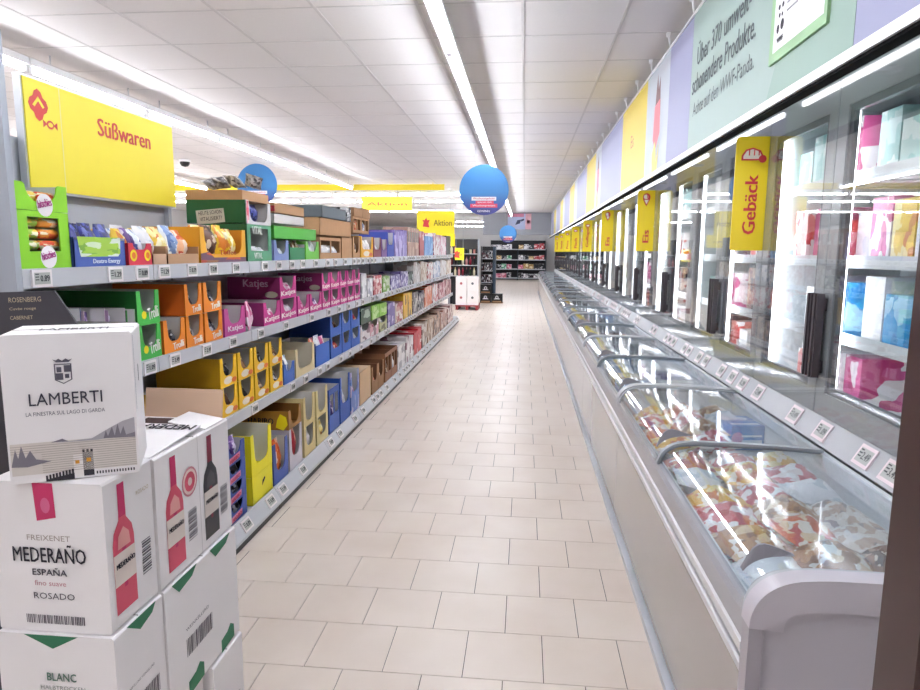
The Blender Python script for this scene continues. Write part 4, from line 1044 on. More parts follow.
o = tray('display_tray', ya, yb, zm+.002, zt, YL, GREYCARD, .25, 'u', .36, wallh=1); put(o, 'upper lemon yellow tray with grey inside', 3)
simple(274, 289, 489, 445, 3, 'display_tray', 'steel blue tray of red bags', '#4a62b0', .28, 'u', kinds=['red', 'orange', 'pink'], fh=.92, n=2)
ya, yb, zt, o = simple(290, 303, 474, 430, 3, 'display_tray', 'white tray of red bags', '#c9c2cc', .3, 'u', kinds=['red'], fh=.92)
GO = C('#9a6a2a')
_, zg = yz(290, 411)
o = tray('display_tray', ya, yb, zt+.002, zt+.002+max(.12, zg-zt), GO, C('#7d5420'), .2, 'u', .42, side=C('#a8752c')); put(o, 'golden brown tray with dark lettering on its side', 3)
lettering(o, 'HARIBO', (XP-.27, ya-.0004, zt+.04), X_, Z_, .17, .04, INK, .02)
patch(o, 'yellow_blob', [(0, 0), (.05, -.02), (.08, .02), (.07, .07), (.03, .09), (.01, .05)], (XP-.085, ya-.0004, zt+.02), X_, Z_, YEL)
for (x0, x1, yb_, yt, ph, cc, kk) in [(304.5, 316, 457, 398, 'cream tray with window', '#d8c48c', ['brown', 'white']), (317, 328.5, 445, 391, 'second cream window tray', '#d9c88f', ['green', 'yellow'])]:
    ya, yb, zt, o = simple(x0, x1, yb_, yb_-(yb_-yt)*.48, 3, 'display_tray', 'lower '+ph, cc, .3, 'u', kinds=kk, fh=.7)
    simple(x0, x1, yb_, yt, 3, 'display_tray', 'upper '+ph, cc, .15, 'u', z0=zt+.002)
simple(329.5, 340, 433, 390, 3, 'display_tray', 'blue window tray', '#3d62b8', .4, 'two', kinds=['white and blue', 'purple'])
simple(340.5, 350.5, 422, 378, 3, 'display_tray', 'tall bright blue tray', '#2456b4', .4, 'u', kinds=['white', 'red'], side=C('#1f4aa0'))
simple(351, 359.5, 412, 373, 3, 'display_tray', 'pale blue tray', pack('#5a7cc8', '#c4b8d8', '#8f9fd4', scale=4), .5, 'u', kinds=['white', 'pink'])
simple(360, 371, 404, 373, 3, 'sweets_carton', 'light kraft carton', mat('#d8b894', .8, 0, .06), 1, 'closed', cat='carton')
simple(372, 384, 394, 368, 3, 'display_tray', 'torn open kraft tray', KRAFT2, .45, 'u', inn=C('#7a5238'), kinds=['red', 'brown'])
simple(385, 397.5, 382, 354, 3, 'display_tray', 'brown window tray', C('#9a6848'), .3, 'two', inn=C('#7a5238'), kinds=['brown', 'white'])
for (x0, x1, yb_, yt, ph, cc) in [(398, 405.5, 370, 347, 'white carton', pack('#e6e2e2', '#f4f2f2', '#a8a4aa', scale=4)), (406, 413.5, 362, 337, 'white printed carton', pack('#e4dfe0', '#f4f0f0', '#9a6a78', scale=4)), (414, 421.5, 354, 331, 'bright red carton', pack('#c8202e', '#d8303c', '#f0d8d4', scale=3)),
        (422, 427, 347, 325, 'striped kraft carton', pack('#a58a78', '#d8cfc8', '#6a5a50', scale=5)), (427.5, 433, 342, 320, 'brown carton', pack('#97745a', '#b8967a', '#d8c8b8', scale=4)), (433.5, 440, 336, 314, 'kraft carton with dark print', pack('#b48c70', '#d8c0ac', '#5a3a30', scale=5)),
        (440.5, 447, 330, 311, 'reddish kraft carton', pack('#b07a6a', '#e0c8bc', '#7a4038', scale=5)), (447.5, 453, 324, 307, 'pink and brown carton', pack('#c89a94', '#ecdcd4', '#8a5a50', scale=5))]:
    simple(x0, x1, yb_, yt, 3, 'sweets_carton', ph, cc, .6, 'closed', cat='carton', d=.36)
XP = XSAVE

# ================================================================== WINE CARTONS (front left)
def wine_box(name, x0, x1, y0, y1, z0, z1, rz=0):
    cx, cy = (x0+x1)/2, (y0+y1)/2; a, b, h = (x1-x0)/2, (y1-y0)/2, z1-z0
    r = empty(name, (cx, cy, z0)); r.rotation_euler = (0, 0, rz)
    e = .004
    m = MB()
    sec = [(-a+e, 0), (a-e, 0), (a, e), (a, h-e), (a-e, h), (-a+e, h), (-a, h-e), (-a, e)]
    m.prism(sec, 1, -b, b)
    m.obj('carton_body', WCARD, r)
    MB().box(-a+.003, a-.003, -.0012, .0012, h-.001, h+.0006).obj('flap_seam', mat('#8d8684', .8), r)
    return r, a, b, h
def lbl(r, body, o, u, v, length, height, mt, weight=.01, lift=.001):
    m = MB(); text_into(m, body, o, u, v, length, height, 0, weight, lift); return m.obj('lettering', mt, r)
def prt(r, name, polys, o, u, v, mats, lift=.0008):
    m = MB()
    for k, (pts, mi) in enumerate(polys): flat_into(m, pts, o, u, v, mi, lift+.0003*(k % 4)+.00002*k)
    return m.obj(name, mats, r)
def barcode(x, y, w, h, n=22):
    q = []; t = 0; rr = random.Random(3)
    for k in range(n): q.append((rect(x+w*k/n, y, x+w*(k+rr.uniform(.25, .8))/n, y+h), 0))
    return q
BAR = mat('#6c666e', .7); GRN = mat('#2f7a56', .6); ROSE = mat('#d9506a', .5); ROSE2 = mat('#e8a09c', .5); MAG = mat('#c72a62', .5); GLD = mat('#c9b9a0', .6)
def bottle(cx, y0, H, w):
    hw = w/2
    hw *= 1.0
    glassp = [(cx-hw, y0), (cx+hw, y0), (cx+hw, y0+H*.55), (cx+hw*.85, y0+H*.64), (cx+hw*.36, y0+H*.72), (cx+hw*.30, y0+H*.80), (cx-hw*.30, y0+H*.80), (cx-hw*.36, y0+H*.72), (cx-hw*.85, y0+H*.64), (cx-hw, y0+H*.55)]
    cap = [(cx-hw*.34, y0+H*.74), (cx+hw*.34, y0+H*.74), (cx+hw*.32, y0+H), (cx-hw*.32, y0+H)]
    label = rect(cx-hw, y0+H*.22, cx+hw, y0+H*.47)
    glow = [(cx-hw*.6, y0+H*.5), (cx+hw*.6, y0+H*.5), (cx+hw*.5, y0+H*.6), (cx, y0+H*.66), (cx-hw*.5, y0+H*.6)]
    tab = [(cx-hw*.18, y0+H*.43), (cx+hw*.18, y0+H*.43), (cx+hw*.18, y0+H*.52), (cx-hw*.18, y0+H*.52)]
    tab2 = [(cx-hw*.15, y0+H*.18), (cx+hw*.15, y0+H*.18), (cx+hw*.15, y0+H*.27), (cx-hw*.15, y0+H*.27)]
    return [(glassp, 0), (cap, 1), (label, 2), (glow, 3), (tab, 1), (tab2, 1)]
NX = -X_
FR = 'wine cartons stacked at the front left'
# pallet
plt = empty('pallet', (-1.1, 1.4, 0))
for y in (1.12, 1.36, 1.60): under(MB().box(-1.62, -.80, y, y+.09, 0, .10).obj('runner', KRAFT2), plt)
for k in range(6): under(MB().box(-1.62+.139*k, -1.62+.139*k+.12, 1.10, 1.72, .10, .122).obj('slat', KRAFT), plt)
tag(plt, 'low wooden pallet under the stacked wine cartons', 'pallet', None)
B0, B1, B2, B3 = .123, .489, .800, 1.110
# bottom layer
r, a, b, h = wine_box('wine_carton', -1.03, -.80, 1.12, 1.46, B0, B1); tag(r, 'white wine carton at the bottom of the near left stack, near one', 'carton', FR)
r, a, b, h = wine_box('wine_carton', -1.03, -.778, 1.475, 1.645, B0, B1-.004); tag(r, 'white wine carton with rounded top flap at floor level near shelf', 'carton', FR)
prt(r, 'barcode', barcode(-.06, .17, .12, .035), (a, 0, 0), Y_, Z_, [BAR])
# middle layer: blanc, and the longer one
r, a, b, h = wine_box('wine_carton', -1.036, -.787, 1.110, 1.282, B1, B2-.002)
lbl(r, 'BLANC', (-.022, -b, h-.098), X_, Z_, .062, .017, mat('#5a7a6c', .6)); lbl(r, 'HALBTROCKEN', (-.038, -b, h-.118), X_, Z_, .095, .009, mat('#9a9a98', .6), 0)
prt(r, 'green_corner', [([(-.065, 0), (.050, 0), (-.005, -.028)], 0)], (0, -b, h-.001), X_, Z_, [GRN])
prt(r, 'green_corner', [([(-.045, 0), (.06, 0), (.045, -.018), (.0, -.030)], 0)], (a, 0, h-.001), Y_, Z_, [GRN])
prt(r, 'barcode', barcode(-.06, .10, .12, .04), (a, 0, 0), Y_, Z_, [BAR]); lbl(r, 'ABFÜLLUNG WEINKELLEREI', (a, -.05, .17), Y_, Z_, .09, .007, BAR, 0)
tag(r, 'white wine carton marked blanc below the nearest rosé carton', 'carton', FR)
r, a, b, h = wine_box('wine_carton', -1.036, -.784, 1.287, 1.645, B1, B2-.002)
for y in (-.15, .03): prt(r, 'green_corner', [([(0, 0), (.115, 0), (.09, -.020), (.03, -.030)], 0)], (a, y, h-.001), Y_, Z_, [GRN])
for y in (-.10, .07): prt(r, 'green_stamp', [([(0, 0), (.075, 0), (.075, .035), (.055, .05), (.035, .038), (0, .035)], 0)], (a, y, .0), Vector((0, 1, .06)), Z_, [GRN])
prt(r, 'barcode', barcode(-.10, .10, .13, .045), (a, 0, 0), Y_, Z_, [BAR]); lbl(r, 'WEINKELLEREI', (a, -.10, .165), Y_, Z_, .11, .008, BAR, 0)
tag(r, 'long white wine carton with two green corner marks below the opened carton', 'carton', FR)
# Mederaño rosado, front
r, a, b, h = wine_box('wine_carton', -1.032, -.794, 1.118, 1.280, B2, B3)
o = Vector((0, -b, 0))
prt(r, 'pink_band', [([(-.024, h-.001), (.018, h-.001), (.020, h-.070), (-.020, h-.078)], 0), (circ(.0, h-.046, .010, 12, .016), 1)], o, X_, Z_, [MAG, mat('#d86a92', .5)])
lbl(r, 'FREIXENET', (-.044, -b, h-.118), X_, Z_, .09, .011, mat('#a89a92', .6), -.002); lbl(r, 'MEDERAÑO', (-.076, -b, h-.163), X_, Z_, .152, .038, INK, .022)
lbl(r, 'ESPAÑA', (-.038, -b, h-.190), X_, Z_, .072, .016, mat('#55505a', .6), .004); lbl(r, 'fino suave', (-.036, -b, h-.212), X_, Z_, .066, .011, mat('#c98a96', .6), 0); lbl(r, 'ROSADO', (-.040, -b, h-.240), X_, Z_, .086, .013, mat('#55505a', .6), 0)
prt(r, 'barcode', barcode(-.06, .018, .125, .018, 34), o, X_, Z_, [BAR])
R_ = Vector((a, 0, 0)); BOT = [ROSE, MAG, mat('#e9dcd2', .6), ROSE2]
prt(r, 'bottle_print', bottle(-.028, .03, .265, .070), R_, Y_, Z_, BOT)
lbl(r, 'MEDERAÑO', (a, -.058, .125), Y_, Z_, .060, .013, INK, .006, .0028)
lbl(r, 'ROSADO', (a, .022, .25), Y_, Z_, .045, .009, GLD, 0)
prt(r, 'barcode', [(rect(.030, .07+.006*k, .062, .07+.006*k+(.004 if k % 3 else .002)), 0) for k in range(13)], R_, Y_, Z_, [BAR])
tag(r, 'white rosé wine carton with pink band, nearest below the topmost carton', 'carton', FR)
# Mederaño, opened, behind
r, a, b, h = wine_box('wine_carton', -1.032, -.790, 1.286, 1.640, B2, B3-.004)
R_ = Vector((a, 0, 0))
prt(r, 'bottle_print', bottle(-.105, .025, .265, .075), R_, Y_, Z_, BOT)
prt(r, 'badge', [(circ(-.034, .205, .036, 20), 0), (circ(-.034, .205, .031, 18), 1), (circ(-.034, .205, .024, 18), 2), (circ(-.034, .205, .010, 12), 1)], R_, Y_, Z_, [mat('#c9808c', .5), mat('#e9cfc9', .5), ROSE])
prt(r, 'bottle_print', bottle(.068, .025, .265, .075), R_, Y_, Z_, [mat('#33343c', .4), mat('#8c2a44', .5), mat('#e4dad2', .6), mat('#4a4a52', .4)])
lbl(r, 'MEDERAÑO', (a, -.136, .118), Y_, Z_, .062, .013, INK, .006, .0028); lbl(r, 'MEDERAÑO', (a, .037, .118), Y_, Z_, .062, .013, INK, .006, .0028)
prt(r, 'panel_line', [(rect(.010, .0, .0115, h), 0)], R_, Y_, Z_, [mat('#b9b2b0', .7)])
for y in (-.05, .115): prt(r, 'barcode', [(rect(y, .06+.006*k, y+.04, .06+.006*k+(.004 if k % 3 else .002)), 0) for k in range(13)], R_, Y_, Z_, [BAR])
# opened lid: dark sheet painting the shaded inside, flaps
MB().box(-a+.03, a-.05, .075, b-.02, h-.0005, h+.0008).obj('opening_shade', mat('#4a3434', .8), r)
MB().prism([(b-.006, h), (b-.002, h), (b+.012, h+.076), (b+.008, h+.076)], 0, -a+.012, a-.012).obj('raised_flap', mat('#cfae93', .85, 0, .06), r)
MB().prism([(-b+.004, h), (-b+.004, h+.002), (.055, h+.014), (.055, h+.011)], 0, -a+.01, a-.01).obj('front_flap', WCARD, r)
MB().prism([(a-.10, h+.016), (a-.10, h+.019), (a-.002, h+.003), (a-.002, h)], 1, .06, b-.012).obj('side_flap', WCARD, r)
m = MB(); text_into(m, 'MEDERAÑO', (a-.015, .045, h+.013), -X_, Vector((0, -1, -.03)), .20, .045, 0, .004, .002); m.obj('lettering', INK, r)
tag(r, 'opened white wine carton with raised brown flap and two printed bottles', 'carton', FR)
# Lamberti, turned a little, on top
fl_ = Vector((-.959, 1.093)); fr_ = Vector((-.762, 1.192))
yaw = math.atan2(fr_.y-fl_.y, fr_.x-fl_.x); wd = (fr_-fl_).length; dp = .165; hh = .285
cc = (fl_+fr_)/2+Vector((-math.sin(yaw), math.cos(yaw)))*dp/2
r, a, b, h = wine_box('wine_carton', cc.x-wd/2, cc.x+wd/2, cc.y-dp/2, cc.y+dp/2, B3+.002, B3+.002+hh, yaw)
o = Vector((0, -b, 0)); GI = mat('#5f5b68', .6); GL = mat('#a9a4ac', .7)
lbl(r, 'LAMBERTI', (-.069, -b, h*.525), X_, Z_, .122, .023, mat('#3c3a48', .6), .004); lbl(r, 'LA FINESTRA SUL LAGO DI GARDA', (-.076, -b, h*.455), X_, Z_, .132, .0075, GI, 0)
cr_ = [(rect(-.012+.0, 0, .0, .013), 0), (rect(.002, .015, .013, .028), 0), ([(-.014, 0), (-.012, -.001), (-.012, .03), (-.014, .03)], 0), ([(.013, 0), (.015, 0), (.015, .03), (.013, .03)], 0), (rect(-.014, .029, .015, .031), 0), ([(-.014, 0), (.0, -.008), (.015, 0), (.015, .002), (.0, -.006), (-.014, .002)], 0),
      ([(-.016, .040), (-.010, .034), (.011, .034), (.017, .040), (.011, .038), (.006, .041), (.0, .037), (-.006, .041), (-.010, .038)], 0), (rect(-.010, .015, -.002, .025), 0), (rect(.003, .003, .010, .011), 0)]
prt(r, 'crest', cr_, o+Vector((-.010, 0, h*.69)), X_, Z_, [GI])
ls = [([(-.03, .075), (.03, .078), (.06, .095), (.085, .108), (a-.004, .114), (a-.004, .082), (.04, .074)], 0), ([(.05, .076), (.055, .092), (.058, .08), (.066, .098), (.07, .08), (.076, .104), (.08, .082), (.086, .098), (.09, .08), (a-.004, .084), (a-.004, .074)], 1),
      ([(-a+.004, .034), (-a+.012, .068), (-a+.016, .05), (-a+.022, .074), (-a+.028, .05), (-a+.036, .064), (-a+.045, .046), (-a+.07, .04), (-a+.03, .032)], 1), ([(-.04, .076), (-.02, .082), (-.01, .076)], 1)]
ls.insert(0, (rect(-a+.004, .016, a-.004, .078), 3))
for k in range(13):
    z = .018+k*.0045; ls.append((rect(-a+.004+(.05 if k < 9 else .0), z, a-.004, z+.0008), 2))
prt(r, 'landscape', ls, o, X_, Z_, [mat('#b4b0b7', .7), mat('#7d7882', .7), mat('#a0938a', .7), mat('#ddd5ce', .7)])
tw = [(rect(.012, .004, .030, .052), 0), (rect(-.004, .004, .012, .048), 1), (rect(.018, .032, .026, .040), 2), (rect(-.001, .030, .006, .037), 2)]
for k in range(3): tw.append((rect(.012+.007*k, .052, .016+.007*k, .057), 0))
for k in range(9): tw.append((rect(-.052+.0055*k, .003+k*.0011, -.0485+.0055*k, .012+k*.0011), 0))
tw.append(([(-.052, 0), (-.004, 0), (-.004, .012), (-.052, .004)], 0))
for k in range(14): tw.append((rect(.034+.005*k, .006, .0365+.005*k, .0115), 0))
prt(r, 'tower', tw, o, X_, Z_, [mat('#2f2b33', .6), mat('#efe9e6', .6), mat('#e8a43a', .5)])
lbl(r, 'LAMBERTI', (-.055, -b*.35, h), X_, Y_, .118, .022, mat('#3c3a48', .6), .004, .0015)
prt(r, 'side_slot', [([(-.012, h*.62), (-.002, h*.60), (-.002, h*.72), (-.012, h*.74)], 0), (rect(-b+.008, h*.45, -b+.011, h*.97), 0)], (a, 0, 0), Y_, Z_, [mat('#3d3940', .7)])
tag(r, 'white wine carton with crest and lake drawing, topmost of the stack', 'carton', FR)
# black carton behind
r = empty('black_carton', (-1.25, 1.56, B2)); BK = mat('#35323a', .5, 0, .06)
under(MB().box(-1.50, -1.045, 1.47, 1.66, B2, 1.36).obj('carton_body', BK), r)
q0 = Vector((-1.055, 1.462, 1.36)); fd = Vector((0, .12, .99)).normalized()
m = MB(); P0 = [(-1.50, 1.462, 1.36), (-1.06, 1.462, 1.36), (-1.13, 1.472, 1.455), (-1.50, 1.472, 1.44)]
m.poly(P0); m.poly([(p[0], p[1]+.005, p[2]) for p in P0][::-1])
for k in range(4):
    A, Bv = P0[k], P0[(k+1) % 4]; m.poly([A, (A[0], A[1]+.005, A[2]), (Bv[0], Bv[1]+.005, Bv[2]), Bv])
under(m.obj('raised_flap', BK), r)
m = MB(); fu = Vector((1, 0, .05))
for k, (tx, ln, hh_) in enumerate([('ROSENBERG', .085, .012), ('Cuvée rouge', .07, .009), ('CABERNET', .06, .009), ('SAUVIGNON', .07, .008)]): text_into(m, tx, (-1.245, 1.468, 1.425-.021*k), fu, Z_, ln, hh_, 0, 0, .004)
under(m.obj('lettering', mat('#b9a98c', .6)), r)
tag(r, 'black carton with raised lettered flap behind the topmost wine carton', 'carton')
r = empty('black_carton', (-1.25, 1.4, .123)); under(MB().box(-1.50, -1.045, 1.12, 1.66, .123, B2-.002).obj('carton_body', BK), r)
under(MB().box(-1.46, -1.085, 1.118, 1.12, .3, .55).obj('label', mat('#5c4a66', .6)), r)
tag(r, 'large dark carton at the left edge beside the blanc wine carton', 'carton')

# ================================================================== HANGING THINGS
def disc(px, py, y, rpx, lab):
    p = at(px, py, 1, y); rad = rpx*y/FPX
    r = empty('hanging_disc', p)
    m = MB(); n = 40
    m.prism([(p.x+rad*math.cos(2*math.pi*k/n), p.z+rad*math.sin(2*math.pi*k/n)) for k in range(n)], 1, y-.006, y+.006)
    mm, nn, bb, oo = nt('disc_print'); tc = nn.nodes.new('ShaderNodeTexCoord'); sp = nn.nodes.new('ShaderNodeSeparateXYZ'); cr = nn.nodes.new('ShaderNodeValToRGB')
    nn.links.new(tc.outputs['Generated'], sp.inputs[0]); nn.links.new(sp.outputs[2], cr.inputs[0]); nn.links.new(cr.outputs[0], bb.inputs['Base Color'])
    e = cr.color_ramp; e.elements[0].color = lin('#3d4184'); e.elements[0].position = .1; e.elements[1].color = lin('#3779b3'); e.elements[1].position = .45
    bb.inputs['Roughness'].default_value = .45
    under(m.obj('board', mm), r)
    q = MB()
    for sx in (-.35, .35): q.tube((p.x+sx*rad, y, p.z+rad*.93), (p.x+sx*rad, y, ZC-.002), .0025, n=5)
    under(q.obj('wire', STEEL), r)
    o = Vector((p.x, y-.006, p.z)); m = MB()
    flat_into(m, rect(-.50*rad, -.42*rad, .50*rad, -.27*rad), o, X_, Z_, 0); flat_into(m, rect(-.33*rad, -.55*rad, .40*rad, -.43*rad), o, X_, Z_, 1); flat_into(m, rect(-.55*rad, -.70*rad, .55*rad, -.55*rad), o, X_, Z_, 1)
    flat_into(m, [(-.35*rad, -.92*rad), (.30*rad, -.90*rad), (.32*rad, -.76*rad), (-.33*rad, -.78*rad)], o, X_, Z_, 2, .0014)
    under(m.obj('banner', [WHITEP, mat('#d84a62', .5), mat('#3d4076', .5)]), r)
    m = MB(); text_into(m, 'Wochenangebote', o+Vector((-.44*rad, 0, -.395*rad)), X_, Z_, .88*rad, .10*rad, 0, .01, .003)
    under(m.obj('lettering', mat('#c22f4c', .5)), r)
    m = MB(); text_into(m, 'sparen mit', o+Vector((-.26*rad, 0, -.53*rad)), X_, Z_, .58*rad, .08*rad, 0, .01, .003); text_into(m, 'Wochenpreisen', o+Vector((-.46*rad, 0, -.67*rad)), X_, Z_, .92*rad, .09*rad, 0, .01, .003)
    text_into(m, 'GEWINN', o+Vector((-.26*rad, 0, -.88*rad)), X_, Z_, .5*rad, .08*rad, 0, .01, .003)
    under(m.obj('lettering', WHITEP), r)
    tag(r, lab, 'sign', 'round blue signs hanging from the ceiling')
disc(484, 190, 9.3, 24.2, 'round blue hanging sign over the aisle below the tube lights')
disc(508, 234, 24.0, 8.5, 'small distant round sign before the grey bulkhead')
disc(257, 185, 11.0, 21, 'round blue hanging sign behind the kraft carton of the top shelf')
# Aktion signs
def aktion(y, px0, py0, px1, py1, lab, text_frac=(.45, .93), icon=True, wires=True):
    p, q = at(px0, py1, 1, y), at(px1, py0, 1, y); W, Hh = q.x-p.x, q.z-p.z
    r = empty('offer_sign', (p.x, y, p.z))
    under(MB().box(p.x, q.x, y-.006, y+.006, p.z, q.z).obj('board', mat('#f7e227', .45, 0, .02)), r)
    m = MB(); text_into(m, 'Aktion', (p.x+W*text_frac[0], y-.006, p.z+Hh*.36), X_, Z_, W*(text_frac[1]-text_frac[0]), Hh*.26, 0, .01)
    under(m.obj('lettering', mat('#8a6a1e', .5) if icon else mat('#d8662a', .5)), r)
    if icon:
        m = MB(); flat_into(m, [(-.08, -.09), (.07, -.11), (.05, -.02), (.08, .06), (.02, .05), (0, .11), (-.04, .05), (-.09, .06), (-.06, 0)], (p.x+W*.25, y-.006, p.z+Hh*.5), X_, Z_); under(m.obj('icon', RED), r)
    if wires:
        m = MB()
        for f in (.1, .9): m.tube((p.x+W*f, y, q.z), (p.x+W*f, y, ZC-.004), .004, n=5)
        under(m.obj('wire', STEEL), r)
    tag(r, lab, 'sign', 'yellow offer signs')
aktion(14.8, 417, 211, 454.5, 234, 'yellow offer sign with red icon above the far end of the sweets shelf')
aktion(15.6, 425, 234, 455, 246, 'lower yellow offer sign just below the larger offer sign', (.35, .8))
aktion(16.4, 362, 197, 412, 210.5, 'yellow offer sign hanging farther back above the kraft cartons', (.1, .9), icon=False)
aktion(18.0, 455, 248, 464, 260, 'tiny yellow sign above the bottle shelf behind the sweets shelf', (.2, .8))
# yellow valance
v = MB().box(-9.5, -1.75, 14.2, 14.24, 2.86, 2.985)
for x in (-9, -6.5, -4, -2): v.tube((x, 14.22, 2.98), (x, 14.22, ZC-.004), .008, n=6)
vv = v.obj('yellow_valance', mat('#f2da2e', .5, 0, .02)); tag(vv, 'long yellow valance board under the ceiling behind the sweets shelf', 'sign')
# dome camera
p = at(185, 167, 2, 2.90); r = empty('dome_camera', p)
under(MB().lathe([(.0, 0), (.05, .012), (.075, .045), (.08, .08)], (p.x, p.y, p.z), 14).obj('dome', BLACK), r)
under(MB().lathe([(.09, 0), (.09, ZC-.004-p.z-.08)], (p.x, p.y, p.z+.08), 14).obj('mount', WHITEP), r)
tag(r, 'small black dome camera under the ceiling right of the yellow sign', 'camera')

# ================================================================== FAR END
# poster on the bulkhead
m = empty('poster', (-.23, 24.98, 2.40)); o = Vector((-.67, 24.975, 2.40))
under(MB().box(-.67, .21, 24.975, 25.0, 2.40, 2.98).obj('sheet', mat('#c3cdea', .6)), m)
q = MB(); flat_into(q, rect(.0, .46, .6, .58), o, X_, Z_, 0); flat_into(q, rect(.66, .0, .88, .58), o, X_, Z_, 1); flat_into(q, [(.28, .16), (.46, .22), (.5, .36), (.36, .34)], o, X_, Z_, 2); flat_into(q, [(.5, .28), (.62, .34), (.6, .40), (.5, .36)], o, X_, Z_, 2); flat_into(q, circ(.77, .28, .07, 12), o, X_, Z_, 3)
under(q.obj('print', [mat('#d98aa6', .6), mat('#e8b4be', .6), mat('#3f4668', .6), RED]), m); tag(m, 'pale blue and pink poster on the grey bulkhead', 'poster')
# pallet with white cartons
r = empty('red_pallet', (-1.53, 17.6, 0)); RP = mat('#8f2f33', .6)
for x in (-1.83, -1.56, -1.30): under(MB().box(x, x+.07, 17.4, 18.2, 0, .09).obj('runner', RP), r)
under(MB().box(-1.84, -1.22, 17.4, 18.2, .09, .13).obj('deck', RP), r); tag(r, 'red pallet carrying white cartons at the end of the sweets shelf', 'pallet')
for i in range(2):
    for j in range(2):
        x0 = -1.83+.305*i; z = .132+.38*j
        o = carton_simple('white_carton', x0, x0+.295, 17.42, 17.75, z, z+.375, WCARD)
        m = MB(); flat_into(m, circ(.145, .2, .035, 10), (x0, 17.42, z), X_, Z_); under(m.obj('print', mat('#b9666c' if not i else '#6b6f78', .6)), o)
        reg(o, 'white carton', 'the red pallet, %s' % ('upper layer' if j else 'lower layer'), 'carton', 'white cartons on the red pallet', i)
# bottle shelf behind
r = empty('bottle_rack', (-1.8, 19, 0))
for z in (.86, 1.17, 1.50): under(MB().box(-2.20, -1.36, 18.9, 19.3, z-.02, z).obj('shelf', SHM), r)
for x in (-2.21, -1.36): under(MB().box(x, x+.02, 18.9, 19.3, 0, 1.92).obj('side', GREYP), r)
under(MB().box(-2.2, -1.36, 19.3, 19.33, 0, 1.92).obj('back', DARK), r); under(MB().box(-1.98, -1.40, 18.88, 18.9, 1.62, 1.86).obj('dark_sign', DARK), r)
tag(r, 'bottle rack with dark sign behind the red pallet', 'shelf unit')
BP = [(.0, 0), (.036, .004), (.036, .17), (.030, .20), (.013, .235), (.012, .29), (.0, .292)]
BC = [('dark green', '#2a3a2c'), ('dark red', '#7c2030'), ('pale', '#d8d0b4'), ('black', '#241c22'), ('rosé', '#c98a8c')]
BME = {}
for nm, hx in BC: BME[nm] = MB().lathe(BP, n=8, mis=[0, 0, 0, 0, 1, 1]).mesh('bottle', [mat(hx, .15), mat('#9a2a3a' if nm != 'pale' else '#c8b060', .4)])
for lv, z in enumerate((.86, 1.17, 1.50)):
    for k in range(7):
        nm = BC[(k*2+lv) % 5][0]; o = link('bottle', BME[nm], None, (-2.12+.11*k, 18.97, z)); o.scale = (1, 1, .82)
        reg(o, nm+' bottle', 'the %s rack shelf behind the red pallet' % ['lower', 'middle', 'upper'][lv], 'bottle', 'bottles in the rack', k)
# black rack and black cartons
r = empty('black_rack', (-1.2, 20.3, 0))
for z in (.62, .98, 1.35): under(MB().box(-1.33, -.98, 20.2, 20.7, z-.02, z).obj('shelf', STEEL), r)
under(MB().box(-.98, -.90, 20.2, 20.7, 0, 1.72).obj('side', mat('#39485a', .5)), r); under(MB().box(-1.33, -.98, 20.68, 20.7, 0, 1.72).obj('back', BLACK), r); under(MB().box(-1.35, -1.33, 20.2, 20.7, 0, 1.72).obj('side', BLACK), r)
tag(r, 'tall black rack beside the bottle rack at the aisle end', 'rack')
for lv, z in enumerate((.62, .98, 1.35)):
    for k in range(3):
        o = carton_simple('dark_pack', -1.32+.11*k, -1.32+.11*k+.10, 20.22, 20.4, z+.001, z+.24, pack('#26262a', '#3c3c42', '#d8d8da', '#5a3038', scale=5))
        reg(o, 'dark pack', 'the %s shelf of the black rack' % ['lower', 'middle', 'upper'][lv], 'pack', 'dark packs on the black rack', k)
for k, (x, zz) in enumerate([(-1.34, .02), (-.99, .02), (-1.34, .30)]):
    o = carton_simple('black_box', x, x+.335, 19.9, 20.18, zz, zz+.265, BLACK)
    m = MB(); flat_into(m, circ(.165, .16, .05, 12), (x, 19.9, zz), X_, Z_, 0); flat_into(m, circ(.165, .16, .025, 10), (x, 19.9, zz), X_, Z_, 1, .003); flat_into(m, [(.07, .1), (.26, .1), (.23, .13), (.1, .13)], (x, 19.9, zz), X_, Z_, 0, .002); flat_into(m, rect(.03, .01, .3, .05), (x, 19.9, zz), X_, Z_, 2)
    under(m.obj('emblem', [WHITEP, BLACK, KRAFT]), o)
    tag(o, ['black box with white emblem on the floor beside the red pallet', 'rightmost black box with white emblem on the aisle floor', 'black box with white emblem stacked on another black box'][k], 'box', 'black boxes with white emblems')
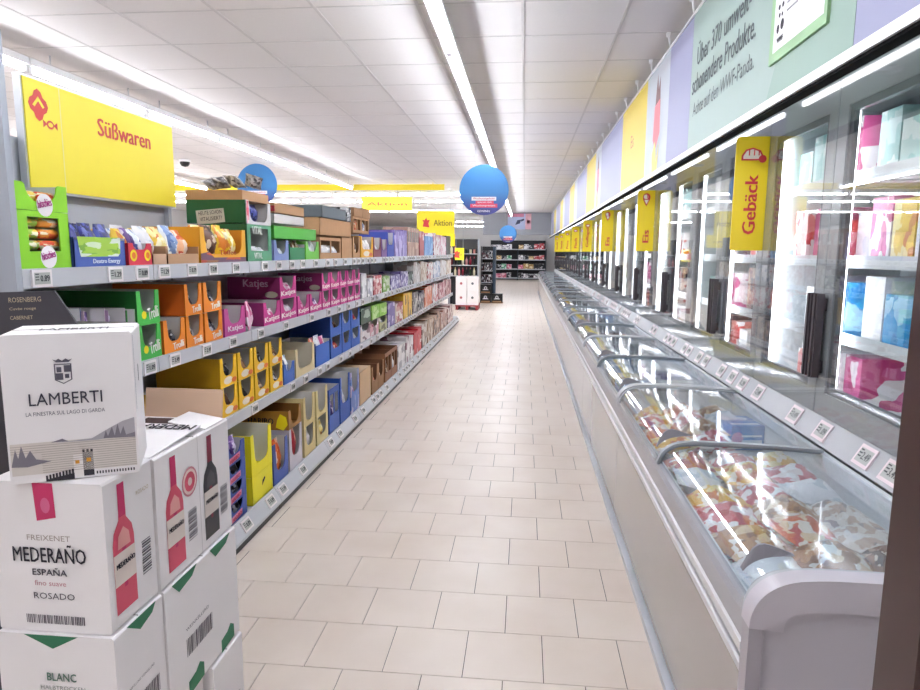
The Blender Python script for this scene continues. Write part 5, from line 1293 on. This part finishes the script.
MB().box(-1.36, -.64, 19.88, 20.2, 0, .018).obj('low_board', KRAFT2); tag(bpy.data.objects['low_board'], 'thin brown board under the black boxes', 'board')
# back wall shelf unit
r = empty('drinks_shelf', (-.4, 36.9, 0))
BZs = [.12, .62, 1.14, 1.72]
for z in BZs: under(MB().box(-1.95, 1.15, 36.9, 37.5, z-.05, z).obj('shelf', SHM), r)
under(MB().box(-1.95, 1.15, 37.5, 37.54, 0, 2.2).obj('back', mat('#1f2024', .6)), r)
for x in (-2.0, -.42, 1.15): under(MB().box(x, x+.05, 36.9, 37.5, 0, 1.72).obj('side', mat('#2c3440', .5)), r)
tag(r, 'dark drinks shelf unit against the back wall', 'shelf unit')
FARC = [('crimson', pack('#b8303c', '#d86a70', '#f0d8d8', scale=4)), ('green', pack('#3f9a6c', '#9fd0b4', '#e0efe6', scale=4)), ('black', pack('#26262c', '#3a3a40', '#b8b8bc', scale=4)), ('white', pack('#e4e2e4', '#f4f4f4', '#8a8a92', scale=4)), ('rose', pack('#c85a78', '#f0c8d0', '#e49aac', scale=4)), ('beige', pack('#c9a86c', '#ecdcb4', '#a8824a', scale=4))]
for lv, z in enumerate(BZs):
    x = -1.88
    pat = [[4, 4, 4, 2, 2, 3, 2, 3, 2, 2], [2, 2, 1, 4, 4, 5, 5, 2, 2, 2], [2, 5, 2, 1, 3, 2, 5, 0, 0, 2], [3, 3, 3, 3, 5, 3, 2, 0, 0, 0]][lv]
    for k in range(10):
        wv = .29; nm, mt = FARC[pat[k]]; hv = [.30, .30, .26, .28][lv]*RND.uniform(.7, 1)*(1.4 if lv == 3 and k in (7, 8) else 1)
        if -.45 < x+wv and x < -.37: x = -.36
        if x+wv > 1.14: break
        o = carton_simple('drinks_pack', x, x+wv-.02, 36.95, 37.3, z+.001, z+hv, mt); x += wv
        reg(o, nm+' drinks pack', 'the %s back wall shelf' % ['bottom', 'second', 'third', 'top'][lv], 'drinks pack', 'packs on the back wall shelf', k)
flush_labels()
